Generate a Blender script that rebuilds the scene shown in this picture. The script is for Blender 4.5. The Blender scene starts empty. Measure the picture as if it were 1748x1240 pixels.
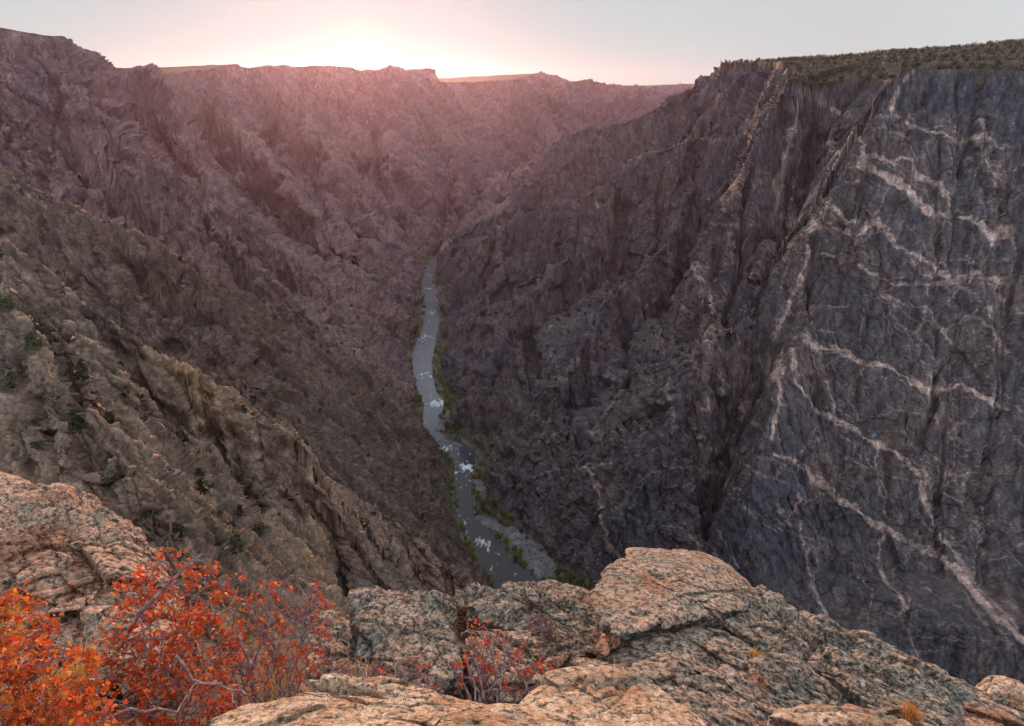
import bpy, bmesh, math, random
import numpy as np
from concurrent.futures import ThreadPoolExecutor
from mathutils import Vector, Matrix
import time as _t
T0 = _t.time()
def log(s): print('[%.1f] %s' % (_t.time() - T0, s), flush=True)

# ------------------------------------------------------------------ camera, sky, sun, exposure
scene = bpy.context.scene
COL = scene.collection
W0, H0, FPX = 1748.0, 1240.0, 1100.0
PITCH = math.atan2(470.0, FPX)
cp, sp = math.cos(PITCH), math.sin(PITCH)
cam = bpy.data.cameras.new('camera')
cam.sensor_width = 36.0
cam.lens = FPX / W0 * 36.0
cam.clip_start = 0.05
cam.clip_end = 60000.0
camo = bpy.data.objects.new('camera', cam)
COL.objects.link(camo)
camo.location = (0, 0, 0)
camo.rotation_euler = (math.radians(90) - PITCH, 0, 0)
scene.camera = camo

SUN_AZ = math.radians(-12.1)      # measured from +Y towards +X
SUN_EL = math.radians(7.5)
DISC_EL = math.radians(1.75)
SUN_COL = (1.0, 0.55, 0.34)
sun = bpy.data.lights.new('sun', 'SUN')
sun.energy = 5.0
sun.angle = math.radians(0.6)
sun.color = SUN_COL
suno = bpy.data.objects.new('sun', sun)
COL.objects.link(suno)
sdir = Vector((math.sin(SUN_AZ) * math.cos(SUN_EL), math.cos(SUN_AZ) * math.cos(SUN_EL), math.sin(SUN_EL)))
suno.rotation_euler = sdir.to_track_quat('Z', 'Y').to_euler()

world = bpy.data.worlds.new('World')
scene.world = world
world.use_nodes = True
nt = world.node_tree
nt.nodes.clear()
def N(nt, kind, **kw):
    n = nt.nodes.new(kind)
    for k, v in kw.items():
        if k.startswith('i_'):
            key = k[2:]
            key = int(key) if key.isdigit() else key.replace('_', ' ')
            n.inputs[key].default_value = v
        else:
            setattr(n, k, v)
    return n
def ramp(nt, pts, src=None, interp='LINEAR'):
    r = nt.nodes.new('ShaderNodeValToRGB')
    cr = r.color_ramp
    cr.interpolation = interp
    while len(cr.elements) < len(pts): cr.elements.new(0.5)
    for e, (p, c) in zip(cr.elements, pts):
        e.position = p
        e.color = (c[0], c[1], c[2], 1) if hasattr(c, '__len__') else (c, c, c, 1)
    if src is not None: nt.links.new(src, r.inputs[0])
    return r
def math_n(nt, op, a, b=None, c=None, clamp=False):
    m = nt.nodes.new('ShaderNodeMath'); m.operation = op; m.use_clamp = clamp
    for i, v in enumerate((a, b, c)):
        if v is None: continue
        if isinstance(v, (int, float)): m.inputs[i].default_value = v
        else: nt.links.new(v, m.inputs[i])
    return m.outputs[0]
def mixc(nt, fac, a, b, mode='MIX'):
    m = nt.nodes.new('ShaderNodeMix'); m.data_type = 'RGBA'; m.blend_type = mode
    for sock, v in ((m.inputs[0], fac), (m.inputs[6], a), (m.inputs[7], b)):
        if isinstance(v, (int, float)): sock.default_value = v
        elif isinstance(v, tuple): sock.default_value = (v[0], v[1], v[2], 1)
        else: nt.links.new(v, sock)
    return m.outputs[2]

tc = N(nt, 'ShaderNodeTexCoord')
sky = N(nt, 'ShaderNodeTexSky', sky_type='NISHITA', sun_disc=False)
sky.sun_elevation = SUN_EL
sky.sun_rotation = SUN_AZ
sky.altitude = 2500
dotn = N(nt, 'ShaderNodeVectorMath', operation='DOT_PRODUCT')
norm = N(nt, 'ShaderNodeVectorMath', operation='NORMALIZE')
nt.links.new(tc.outputs['Generated'], norm.inputs[0])
nt.links.new(norm.outputs[0], dotn.inputs[0])
dotn.inputs[1].default_value = (math.sin(SUN_AZ) * math.cos(DISC_EL), math.cos(SUN_AZ) * math.cos(DISC_EL), math.sin(DISC_EL))
ang = math_n(nt, 'ARCCOSINE', math_n(nt, 'MINIMUM', dotn.outputs['Value'], 0.9999999))
deg = math_n(nt, 'MULTIPLY', ang, 180 / math.pi)
base = ramp(nt, [(0.0, (0.36, 0.45, 0.50)), (0.10, (0.45, 0.565, 0.60)), (0.25, (0.59, 0.65, 0.665)), (0.38, (0.635, 0.66, 0.66)), (0.6, (0.78, 0.81, 0.85)), (1.0, (1.02, 1.07, 1.18))],
            math_n(nt, 'DIVIDE', deg, 100.0))
nis = mixc(nt, 1.0, sky.outputs[0], (0.10, 0.10, 0.10), 'MULTIPLY')
col = mixc(nt, 0.10, base.outputs[0], nis)
# the sun's own disc and the bright air round it
aur = math_n(nt, 'MULTIPLY', math_n(nt, 'EXPONENT', math_n(nt, 'MULTIPLY', deg, -1.1)), 2.2)
disc = math_n(nt, 'MULTIPLY', math_n(nt, 'LESS_THAN', deg, 0.5), 30.0)
glow = mixc(nt, 1.0, mixc(nt, 1.0, (0, 0, 0), (1.0, 0.80, 0.45), 'ADD'), N(nt, 'ShaderNodeCombineXYZ').outputs[0], 'MULTIPLY')
g1 = N(nt, 'ShaderNodeVectorMath', operation='SCALE'); g1.inputs[0].default_value = (1.0, 0.72, 0.30)
nt.links.new(math_n(nt, 'ADD', aur, disc), g1.inputs['Scale'])
colg = mixc(nt, 1.0, col, g1.outputs[0], 'ADD')
bg = N(nt, 'ShaderNodeBackground')
bg.inputs['Strength'].default_value = 1.0
nt.links.new(colg, bg.inputs['Color'])
wo = N(nt, 'ShaderNodeOutputWorld')
nt.links.new(bg.outputs[0], wo.inputs['Surface'])

scene.view_settings.view_transform = 'Standard'
scene.view_settings.look = 'None'
scene.view_settings.exposure = 0.0
scene.view_settings.gamma = 1.0
scene.cycles.max_bounces = 5
scene.cycles.diffuse_bounces = 3
scene.cycles.volume_bounces = 1
scene.cycles.use_denoising = True

# ------------------------------------------------------------------ helpers
def P(px, py, t):
    """a point of the place: sight line through the photo's pixel, t metres deep"""
    dx = (px - 874.0) / FPX; dy = -(py - 620.0) / FPX
    return np.array([dx * t, (cp + dy * sp) * t, (-sp + dy * cp) * t])
def on_level(px, py, z):
    v = P(px, py, 1.0)
    return v * (z / v[2])
rng = np.random.RandomState(7)
TAB = rng.rand(64, 64, 64).astype(np.float32)
TABF = TAB.ravel()
def vn(x, y, z):
    """smooth value noise, -1..1"""
    fx = np.floor(x); fy = np.floor(y); fz = np.floor(z)
    ux = x - fx; uy = y - fy; uz = z - fz
    ux = ux * ux * (3 - 2 * ux); uy = uy * uy * (3 - 2 * uy); uz = uz * uz * (3 - 2 * uz)
    ix = fx.astype(np.int32); iy = fy.astype(np.int32); iz = fz.astype(np.int32)
    x0 = (ix & 63) << 12; x1 = ((ix + 1) & 63) << 12
    y0 = (iy & 63) << 6; y1 = ((iy + 1) & 63) << 6
    z0 = iz & 63; z1 = (iz + 1) & 63
    def L(a, b, t): return a + (b - a) * t
    c00 = L(TABF[x0 + y0 + z0], TABF[x1 + y0 + z0], ux)
    c10 = L(TABF[x0 + y1 + z0], TABF[x1 + y1 + z0], ux)
    c01 = L(TABF[x0 + y0 + z1], TABF[x1 + y0 + z1], ux)
    c11 = L(TABF[x0 + y1 + z1], TABF[x1 + y1 + z1], ux)
    return L(L(c00, c10, uy), L(c01, c11, uy), uz) * 2 - 1
def fbm(x, y, z, oct=4, gain=0.5):
    r = 0; a = 1.0
    for i in range(oct):
        r = r + a * vn(x + 13.7 * i, y + 7.1 * i, z + 3.3 * i)
        x = x * 2.03; y = y * 2.03; z = z * 2.03; a *= gain
    return r
def hash3(ix, iy, iz, k):
    return TABF[(((ix + 17 * k) & 63) << 12) + (((iy + 29 * k) & 63) << 6) + ((iz + 11 * k) & 63)]
def facets(x, y, z):
    """rock blocks: nearest-seed cells, each with its own offset and tilted face; returns (disp -1..1, crack 0..1, cell id 0..1)"""
    fx = np.floor(x).astype(np.int32); fy = np.floor(y).astype(np.int32); fz = np.floor(z).astype(np.int32)
    d1 = np.full(x.shape, 9.0, np.float32); d2 = d1.copy(); best = np.zeros(x.shape, np.float32); cid = np.zeros(x.shape, np.float32)
    for i in (-1, 0, 1):
        for j in (-1, 0, 1):
            for k in (-1, 0, 1):
                cx = fx + i; cy = fy + j; cz = fz + k
                h = hash3(cx, cy, cz, 0); h2 = hash3(cx, cy, cz, 1); h3 = hash3(cx, cy, cz, 2)
                rx = x - (cx + h); ry = y - (cy + h2); rz = z - (cz + h3)
                d = rx * rx + ry * ry + rz * rz
                m = d < d1
                d2 = np.where(m, d1, np.minimum(d2, d))
                d1 = np.where(m, d, d1)
                off = (h2 - 0.5) * 1.0 + (h - 0.5) * rx * 2.4 + (h3 - 0.5) * ry * 2.4 + (h2 - 0.5) * rz * 2.0
                best = np.where(m, off, best); cid = np.where(m, h3, cid)
    return best, np.clip((np.sqrt(d2) - np.sqrt(d1)) * 7, 0, 1), cid
N1 = rng.rand(4096).astype(np.float32) * 2 - 1
def n1(s, seed=0):
    s = s + seed * 131.7
    f = np.floor(s); u = s - f; u = u * u * (3 - 2 * u)
    i = f.astype(np.int32) & 4095
    return N1[i] * (1 - u) + N1[(i + 1) & 4095] * u
POOL = ThreadPoolExecutor(4)
def par(fn, *arrs, n=24):
    """run fn on slices of flat arrays in threads and join the results"""
    L = arrs[0].shape[0]
    cuts = np.linspace(0, L, n + 1).astype(int)
    res = list(POOL.map(lambda k: fn(*[a[cuts[k]:cuts[k + 1]] for a in arrs]), range(n)))
    if isinstance(res[0], tuple):
        return tuple(np.concatenate([r[i] for r in res]) for i in range(len(res[0])))
    return np.concatenate(res)
def tag(o, label=None, cat=None, group=None, kind=None):
    if label: o['label'] = label
    if cat: o['category'] = cat
    if group: o['group'] = group
    if kind: o['kind'] = kind
    return o
def mesh_np(name, V, F, mat=None, parent=None, smooth=False, attrs=None):
    """V (n,3), F (m,3|4) arrays -> one mesh object"""
    me = bpy.data.meshes.new(name)
    V = np.ascontiguousarray(V, np.float32); F = np.ascontiguousarray(F, np.int32)
    me.vertices.add(len(V)); me.vertices.foreach_set('co', V.ravel())
    me.loops.add(F.size); me.loops.foreach_set('vertex_index', F.ravel())
    me.polygons.add(len(F))
    me.polygons.foreach_set('loop_start', np.arange(len(F), dtype=np.int32) * F.shape[1])
    me.update(calc_edges=True)
    if smooth: me.polygons.foreach_set('use_smooth', np.ones(len(F), bool))
    for k, a in (attrs or {}).items():
        if a.ndim == 2:
            at = me.attributes.new(k, 'FLOAT_COLOR', 'POINT')
            c = np.ones((len(V), 4), np.float32); c[:, :3] = a
            at.data.foreach_set('color', c.ravel())
        else:
            at = me.attributes.new(k, 'FLOAT', 'POINT')
            at.data.foreach_set('value', np.ascontiguousarray(a, np.float32))
    o = bpy.data.objects.new(name, me)
    COL.objects.link(o)
    if mat: me.materials.append(mat)
    if parent: o.parent = parent
    return o
def empty(name, loc, rz=0.0):
    o = bpy.data.objects.new(name, None)
    o.location = loc; o.rotation_euler = (0, 0, rz)
    o.empty_display_size = 0.2
    COL.objects.link(o)
    return o

# ------------------------------------------------------------------ materials
def new_mat(name):
    m = bpy.data.materials.new(name); m.use_nodes = True
    nt = m.node_tree; nt.nodes.clear()
    b = nt.nodes.new('ShaderNodeBsdfPrincipled'); o = nt.nodes.new('ShaderNodeOutputMaterial')
    nt.links.new(b.outputs[0], o.inputs['Surface'])
    return m, nt, b
def cliff_material():
    m, nt, b = new_mat('canyon_rock')
    at = N(nt, 'ShaderNodeAttribute', attribute_name='tint')
    geo = N(nt, 'ShaderNodeNewGeometry')
    mp = N(nt, 'ShaderNodeMapping'); mp.inputs['Scale'].default_value = (1, 1, 0.4)
    nt.links.new(geo.outputs['Position'], mp.inputs['Vector'])
    n_a = N(nt, 'ShaderNodeTexNoise', i_Scale=0.09, i_Detail=8.0, i_Roughness=0.72)
    nt.links.new(mp.outputs[0], n_a.inputs['Vector'])
    n_b = N(nt, 'ShaderNodeTexNoise', i_Scale=0.55, i_Detail=6.0, i_Roughness=0.7)
    nt.links.new(geo.outputs['Position'], n_b.inputs['Vector'])
    n_c = N(nt, 'ShaderNodeTexNoise', i_Scale=0.23, i_Detail=5.0, i_Roughness=0.8)
    nt.links.new(geo.outputs['Position'], n_c.inputs['Vector'])
    r1 = ramp(nt, [(0.30, 0.55), (0.5, 0.97), (0.70, 1.75)], n_a.outputs[0])
    r2 = ramp(nt, [(0.3, 0.68), (0.5, 1.0), (0.70, 1.45)], n_b.outputs[0])
    r3 = ramp(nt, [(0.34, 0.55), (0.5, 0.98), (0.66, 1.6)], n_c.outputs[0])
    c = mixc(nt, 1.0, at.outputs['Color'], r1.outputs[0], 'MULTIPLY')
    c = mixc(nt, 0.8, c, r2.outputs[0], 'MULTIPLY')
    c = mixc(nt, 0.9, c, r3.outputs[0], 'MULTIPLY')
    nt.links.new(c, b.inputs['Base Color'])
    b.inputs['Roughness'].default_value = 0.85
    b.inputs['Specular IOR Level'].default_value = 0.3
    bmp = N(nt, 'ShaderNodeBump', i_Strength=0.9, i_Distance=1.2)
    nt.links.new(n_b.outputs[0], bmp.inputs['Height'])
    nt.links.new(bmp.outputs[0], b.inputs['Normal'])
    return m
M_CLIFF = cliff_material()

# ------------------------------------------------------------------ the canyon's relief
ZR = -680.0
RIVER = [  # photo pixels of left and right bank, at river level
 (752,430,762,430),(735,446,752,444),(726,462,742,462),(720,482,738,480),(722,500,746,500),(727,530,751,528),(722,560,748,560),
 (709,590,741,592),(704,612,738,612),(706,640,737,642),(716,672,744,668),(726,688,758,690),(722,712,752,714),(722,742,748,738),
 (742,760,778,752),(764,775,810,772),(778,792,810,795),(775,815,806,818),(776,850,803,848),(781,880,812,880),(797,920,838,905),
 (815,955,868,948),(838,990,912,992)]
rl = [on_level(a, b_, ZR) for a, b_, c, d in RIVER]; rr = [on_level(c, d, ZR) for a, b_, c, d in RIVER]
# the river goes on out of sight at both ends
rl = [np.array([60, 3900, ZR]), np.array([-180, 3300, ZR])] + rl + [np.array([80, 610, ZR]), np.array([330, 470, ZR]), np.array([800, 380, ZR])]
rr = [np.array([110, 3880, ZR]), np.array([-130, 3280, ZR])] + rr + [np.array([150, 640, ZR]), np.array([350, 520, ZR]), np.array([810, 430, ZR])]
RC = np.array([(a + b_) / 2 for a, b_ in zip(rl, rr)])
RW = np.array([np.linalg.norm(a[:2] - b_[:2]) / 2 for a, b_ in zip(rl, rr)])
def river_dist(x, y):
    """signed-ish distance to the bank and side (+1 = camera's right bank)"""
    best = np.full(x.shape, 1e9, np.float32); side = np.zeros(x.shape, np.float32)
    for k in range(len(RC) - 1):
        a = RC[k]; b_ = RC[k + 1]; v = b_[:2] - a[:2]; L2 = float(v @ v)
        t = np.clip(((x - a[0]) * v[0] + (y - a[1]) * v[1]) / L2, 0, 1)
        dx = x - (a[0] + t * v[0]); dy = y - (a[1] + t * v[1])
        d = np.sqrt(dx * dx + dy * dy) - (RW[k] * (1 - t) + RW[k + 1] * t)
        m = d < best
        best = np.where(m, d, best)
        side = np.where(m, np.sign(v[0] * dy - v[1] * dx), side)
    return best, side

FE = []
def ridge(pts, k, sc, rid, w=0.0, raw=False):
    pts = [np.array(p, float) if raw else P(*p) for p in pts]
    FE.append(dict(t='r', p=np.array(pts), k=k, sc=sc, id=rid, w=w, seed=len(FE) + 1))
def mesa(pts, k, sc, rid, g=0.0, d1=80.0, k2=None):
    P3 = []
    for p in pts: P3.append(np.array(p[1], float) if p[0] == 'w' else P(*p))
    FE.append(dict(t='m', p=np.array(P3), k=k, sc=sc, id=rid, g=g, d1=d1, k2=k2 or k, seed=len(FE) + 1))
W_ = lambda x, y, z: ('w', (x, y, z))
ID = dict(near_crag=0, left_wall=1, far_wall=2, right_wall=3, painted=4, floor=5, plateau=6, spur=7)

# right side: the painted wall, its neighbour block and the long wall behind
mesa([(1555,118,850),(1620,119,852),(1748,125,838),W_(1000,900,18),W_(2600,800,20),W_(9000,4000,150),W_(9000,11000,150),W_(4000,11000,260),
      (1420,100,2600),(1500,112,1500),(1540,118,1120),(1490,150,1090)], 2.5, 0.42, ID['painted'], g=0.03, d1=215, k2=1.6)
mesa([(1375,137,1080),(1440,150,1085),(1500,140,1110),(1600,130,1300),W_(2000,1700,60),W_(4000,9000,160),(1300,111,2300),(1235,110,1900),(1225,118,1800),(1290,118,1620),(1340,116,1450),(1350,125,1250)],
     2.4, 1.0, ID['right_wall'], g=0.02, d1=700)
ridge([(1240,112,1860),(1212,124,1930),(1185,148,2000),(1110,197,2150),(1050,212,2200),(990,222,2230),(948,243,2250),(925,290,2250),(880,340,2320),(800,400,2420),(770,430,2560)], 1.9, 1.2, ID['right_wall'], w=16)
ridge([(1330,215,1250),(1300,232,1320),(1200,240,1430),(1110,262,1500),(1062,300,1520),(1000,335,1560),(900,370,1700),(840,410,1800),(790,470,1950)], 3.0, 1.0, ID['right_wall'], w=14)
ridge([(1340,395,1040),(1310,470,1020),(1290,560,960),(1190,590,930),(1110,660,900),(1045,760,880),(1010,860,860)], 2.8, 0.8, ID['right_wall'], w=6)
ridge([(1200,300,1390),(1150,420,1330),(1060,500,1260),(1000,560,1190),(950,680,1120),(890,790,1080)], 2.8, 0.8, ID['right_wall'], w=6)
ridge([(1062,310,1520),(1010,400,1480),(930,470,1430),(880,540,1390),(810,640,1370)], 2.6, 0.9, ID['right_wall'], w=5)
ridge([(960,345,1620),(900,420,1650),(850,480,1640),(790,560,1620)], 2.5, 0.9, ID['right_wall'], w=5)
ridge([(1400,560,860),(1330,720,820),(1290,850,790),(1240,980,760)], 2.4, 0.7, ID['painted'], w=2)
# left side: walls going back to the far one where the river bends
mesa([W_(-6000,300,250),W_(-2600,500,200),(-250,30,1350),(0,50,1450),(110,60,1500),(150,82,1560),(185,106,1700),(232,125,1900),(275,127,2250),(340,117,2600),(385,115,2800),(400,109,2850),(412,113,2880),(450,115,2900),
      (500,115,3000),(560,114,3100),(640,117,3150),(690,116,3150),(735,106,3150),(760,109,3150),(790,110,3200),(825,121,3250),(862,131,3350),(885,138,3600),(893,134,5200),(925,125,5400),(952,128,5500),(965,137,5600),(1010,140,5800),(1050,145,6000),(1075,148,6300),(1110,150,6600),(1150,146,8200),(1172,144,8600),W_(2200,6500,60),W_(4000,9000,60),W_(3000,13500,0),W_(-9000,13500,0)],
     1.9, 2.4, ID['far_wall'], g=-0.03, d1=120, k2=1.4)
ridge([(60,90,1500),(130,150,1480),(215,230,1420),(330,335,1330),(440,455,1320),(560,570,1370),(680,680,1500)], 1.45, 1.7, ID['left_wall'])
ridge([(225,130,1850),(295,190,1850),(330,257,1780),(381,330,1700),(450,410,1650),(560,490,1660),(690,600,1780)], 1.5, 1.7, ID['left_wall'])
ridge([(300,128,2400),(345,166,2250),(409,215,2130),(486,291,2030),(527,330,1990),(590,392,1960),(650,460,1980),(706,530,2080)], 1.5, 1.7, ID['left_wall'])
ridge([(480,116,2950),(540,230,2600),(600,320,2400),(660,400,2300),(706,480,2350)], 1.35, 1.3, ID['far_wall'])
ridge([(700,110,3150),(690,220,2800),(700,320,2650),(725,425,2640)], 1.35, 1.3, ID['far_wall'])
ridge([(862,128,3300),(850,220,3000),(830,320,2800),(790,400,2750)], 1.35, 1.3, ID['far_wall'])
ridge([(-200,200,950),(0,302,860),(130,356,850),(270,408,850),(400,512,860),(500,622,890),(600,700,950),(690,765,1050),(748,805,1170)], 1.15, 0.8, ID['spur'], w=4)
ridge([(330,440,820),(380,560,780),(450,660,760),(560,760,800),(640,830,860),(730,900,900)], 1.2, 0.7, ID['spur'], w=3)
ridge([(-200,330,330),(0,402,310),(70,455,318),(160,515,335),(250,583,355),(380,652,385),(480,724,412),(540,826,430),(590,1000,450)], 2.3, 0.35, ID['near_crag'], w=2)
ridge([(380,655,400),(470,720,470),(540,832,500),(640,882,530),(705,985,560)], 2.5, 0.35, ID['near_crag'], w=3)
ridge([(600,840,560),(690,888,630),(782,925,655),(845,985,690)], 2.5, 0.35, ID['near_crag'], w=3)
ridge([(0,402,310),(60,560,270),(150,680,250),(260,790,250),(330,900,250)], 1.7, 0.3, ID['near_crag'], w=2)
mesa([W_(-900,150,20),W_(-420,60,0),W_(-60,6,-7),W_(0,7,-7),W_(60,6,-7),W_(420,-40,-5),W_(900,-40,0),W_(900,-500,0),W_(-900,-500,0)], 2.2, 0.35, ID['near_crag'], g=0.0)

BARS = [((822,886),(868,912),10),((868,912),(905,940),17),((905,940),(930,975),19),((815,825),(826,850),8),((765,705),(750,735),8),((755,752),(785,760),5),((706,528),(722,530),9),((745,500),(752,520),5)]
BARS = [(on_level(*a, ZR), on_level(*b_, ZR), w) for a, b_, w in BARS]
def bar_dist(x, y):
    best = np.full(x.shape, 1e9, np.float32)
    for a, b_, w in BARS:
        v = (b_ - a)[:2]; t = np.clip(((x - a[0]) * v[0] + (y - a[1]) * v[1]) / float(v @ v), 0, 1)
        best = np.minimum(best, np.hypot(x - a[0] - t * v[0], y - a[1] - t * v[1]) - w)
    return best
def seg(F, k, x, y):
    p = F['p']; a = p[k]; b_ = p[(k + 1) % len(p)]; v = b_[:2] - a[:2]; L2 = float(v @ v)
    t = np.clip(((x - a[0]) * v[0] + (y - a[1]) * v[1]) / L2, 0, 1)
    dx = x - (a[0] + t * v[0]); dy = y - (a[1] + t * v[1])
    return t, np.sqrt(dx * dx + dy * dy), a[2] + t * (b_[2] - a[2]), math.sqrt(L2), np.sign(v[0] * dy - v[1] * dx)
_, _s = river_dist(np.array([400.0], np.float32), np.array([1400.0], np.float32)); SIDE = -float(_s[0])
def height(x0, y0):
    x = x0.astype(np.float32); y = y0.astype(np.float32)
    R = np.sqrt(x * x + y * y)
    amp = np.clip(R / 900, 0.12, 1.3)
    z0 = np.zeros_like(x)
    wx = amp * (24 * vn(x / 210, y / 210, z0 + 3.3) + 11 * vn(x / 85, y / 85, z0 + 9.1) + 5 * vn(x / 34, y / 34, z0 + 5.7))
    wy = amp * (24 * vn(x / 210, y / 210, z0 + 23.3) + 11 * vn(x / 85, y / 85, z0 + 39.1) + 5 * vn(x / 34, y / 34, z0 + 45.7))
    x = x + wx; y = y + wy
    h = np.full(x.shape, ZR - 4, np.float32); hid = np.full(x.shape, ID['floor'], np.int8)
    rd, rs = river_dist(x0.astype(np.float32), y0.astype(np.float32))
    for F in FE:
        p = F['p']; sc = F['sc']; s0 = 0.0; sd = F['seed']
        def ribs(s, d):
            q = s + 14 * sc * n1(d / (60 * sc), sd)
            r = 1.2 * n1(q / (95 * sc), sd + 1) + 0.6 * n1(q / (38 * sc), sd + 2) + 0.35 * n1(q / (15 * sc), sd + 3)
            g = np.maximum(0, 1 - np.abs(n1(q / (70 * sc), sd + 4)) * 3.2) ** 2 + 0.55 * np.maximum(0, 1 - np.abs(n1(q / (29 * sc), sd + 5)) * 3.0) ** 2
            return 13 * sc * (r + 2.2 * g) * np.clip(d / (45 * sc), 0.05, 1)
        if F['t'] == 'r':
            zmax = p[:, 2].max(); reach = (zmax - ZR) / F['k'] + 60 * sc
            m = np.nonzero((x > p[:, 0].min() - reach) & (x < p[:, 0].max() + reach) & (y > p[:, 1].min() - reach) & (y < p[:, 1].max() + reach))[0]
            if not len(m): continue
            X = x[m]; Y = y[m]; hb = np.full(X.shape, -9999, np.float32)
            for k in range(len(p) - 1):
                t, d, z, L, side = seg(F, k, X, Y)
                s = s0 + t * L + np.where(side > 0, 0, 5000); s0 += L
                crest = 7 * sc * n1(s / (30 * sc), 77 + sd) + 3 * sc * n1(s / (11 * sc), 78 + sd)
                de = np.maximum(0, d + ribs(s, d) - F['w'])
                hh = z + np.where(side > 0, crest, crest) * 0.6 - F['k'] * de
                hb = np.maximum(hb, hh)
            u = hb > h[m]
            mm = m[u]; h[mm] = hb[u]; hid[mm] = F['id']
        else:
            n = len(p); db = np.full(x.shape, 1e9, np.float32); zb = np.zeros_like(x); sb = np.zeros_like(x); ins = np.zeros(x.shape, bool)
            for k in range(n):
                t, d, z, L, side = seg(F, k, x, y)
                u = d < db
                db = np.where(u, d, db); zb = np.where(u, z, zb); sb = np.where(u, s0 + t * L, sb); s0 += L
                a = p[k]; b_ = p[(k + 1) % n]
                if abs(b_[1] - a[1]) > 1e-6:
                    c = ((a[1] > y) != (b_[1] > y)) & (x < (b_[0] - a[0]) * (y - a[1]) / (b_[1] - a[1]) + a[0])
                    ins ^= c
            de = np.maximum(0, db + ribs(sb, db))
            drop = F['k'] * np.minimum(de, F['d1']) + F['k2'] * np.maximum(0, de - F['d1'])
            crest = 4 * sc * n1(sb / (60 * sc), 77 + sd) + 2 * sc * n1(sb / (18 * sc), 78 + sd)
            if p[:, 0].mean() > 0 and F['k'] > 2.3:
                q = np.clip((R - 1000) / 1300, 0, 1); q = q * q * (3 - 2 * q)
                zb2 = zb * (1 - q) + q * (88 + 0.062 * (x0 - 1000)) + 80 * np.exp(-(((x0 - 3650) / 800) ** 2 + ((y0 - 4300) / 900) ** 2)) - 0.03 * np.minimum(db, 2500)
                zb = np.where(ins, zb2, zb)
            hh = np.where(ins, zb + F['g'] * np.minimum(db, 2500) + np.minimum(1, db / 200) * 0 + crest * np.clip(1 - db / 150, 0, 1), zb + crest - drop)
            u = hh > h
            h = np.where(u, hh, h); hid = np.where(u, np.where(ins & (F['id'] != 0), ID['plateau'], F['id']), hid)
    # the gorge the river cut: banks, then walls rising from them
    xs, ys = x0.astype(np.float32), y0.astype(np.float32)
    bd = bar_dist(xs, ys) + 3 * vn(xs / 12, ys / 12, z0)
    wob = 14 * n1((x * 0.6 + y * 0.8) / 40, 5) + 8 * n1((x * 0.8 - y * 0.6) / 23, 6)
    cap = ZR + 1.0 + np.where(rd > 8, np.where(R > 2800, 1.7, np.where(rs * SIDE > 0, 1.45, 2.4)) * (rd - 8), 0.12 * rd) + np.clip(rd / 40, 0, 1) * wob
    cap = np.minimum(cap, ZR + 1.1 + 1.6 * np.maximum(0, bd - 5))
    low = ZR + 0.6 + np.where(rd > 14, np.minimum(1.25 * (rd - 14), 105 + 0.38 * (rd - 14)), 0.05 * rd) + np.clip(rd / 60 - 0.3, 0, 1) * wob * 1.3
    low = np.where(R < 300, ZR, low)
    low = np.minimum(low, ZR + 235 + wob * 2)
    paint = (xs > 260) & (ys < 1010)
    low = np.where(paint, np.minimum(low, ZR + 90 + wob), low)
    hid = np.where((low > h) & (low > ZR + 18), np.where(R > 2700, ID['far_wall'], np.where(rs > 0, ID['left_wall'] if SIDE > 0 else ID['right_wall'], ID['right_wall'] if SIDE > 0 else ID['left_wall'])), hid)
    hid = np.where((hid == ID['right_wall']) & paint & (low >= h), ID['painted'], hid)
    h = np.maximum(h, low)
    hid = np.where((h > cap + 3) & (hid == ID['plateau']), np.where(R > 2700, ID['far_wall'], ID['right_wall']), hid)
    h = np.minimum(h, cap)
    h = np.where((rd < 0) & (bd > 1), np.minimum(h, ZR - 3), h)
    h = np.where((rd >= 0) | (bd <= 1), np.maximum(h, ZR + 0.6 + 0.3 * np.clip(-bd / 5, 0, 1)), h)
    return h.astype(np.float32), hid.astype(np.int8), rd.astype(np.float32)

CUTS = []
def cut(pix, w, depth):
    """a chimney cut down a wall between the places the overlook sees at these pixels"""
    out = []
    for px, py in pix:
        t = np.linspace(250, 3600, 700); v = P(px, py, 1.0)
        h, _, _ = height(v[0] * t, v[1] * t)
        k = np.nonzero(h > v[2] * t)[0]
        if len(k): out.append(v * t[k[0]])
    if len(out) > 1: CUTS.append((np.array(out), w, depth))
def carve(x, y, h):
    x = x.astype(np.float32); y = y.astype(np.float32)
    wx = x + 5 * vn(x / 24, y / 24, h / 60) ; wy = y + 5 * vn(x / 24 + 9, y / 24, h / 60)
    for p, w, depth in CUTS:
        m = np.nonzero((x > p[:, 0].min() - 60) & (x < p[:, 0].max() + 60) & (y > p[:, 1].min() - 60) & (y < p[:, 1].max() + 60))[0]
        if not len(m): continue
        X = wx[m]; Y = wy[m]; b_ = np.full(X.shape, 1e9, np.float32)
        for k in range(len(p) - 1):
            a = p[k]; v = (p[k + 1] - a)[:2]; t = np.clip(((X - a[0]) * v[0] + (Y - a[1]) * v[1]) / (float(v @ v) + 1e-6), 0, 1)
            b_ = np.minimum(b_, np.hypot(X - a[0] - t * v[0], Y - a[1] - t * v[1]))
        h[m] = np.maximum(h[m] - depth * np.clip(1.5 - b_ / w, 0, 1) ** 1.5, np.minimum(h[m], ZR + 3))
    return h
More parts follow.
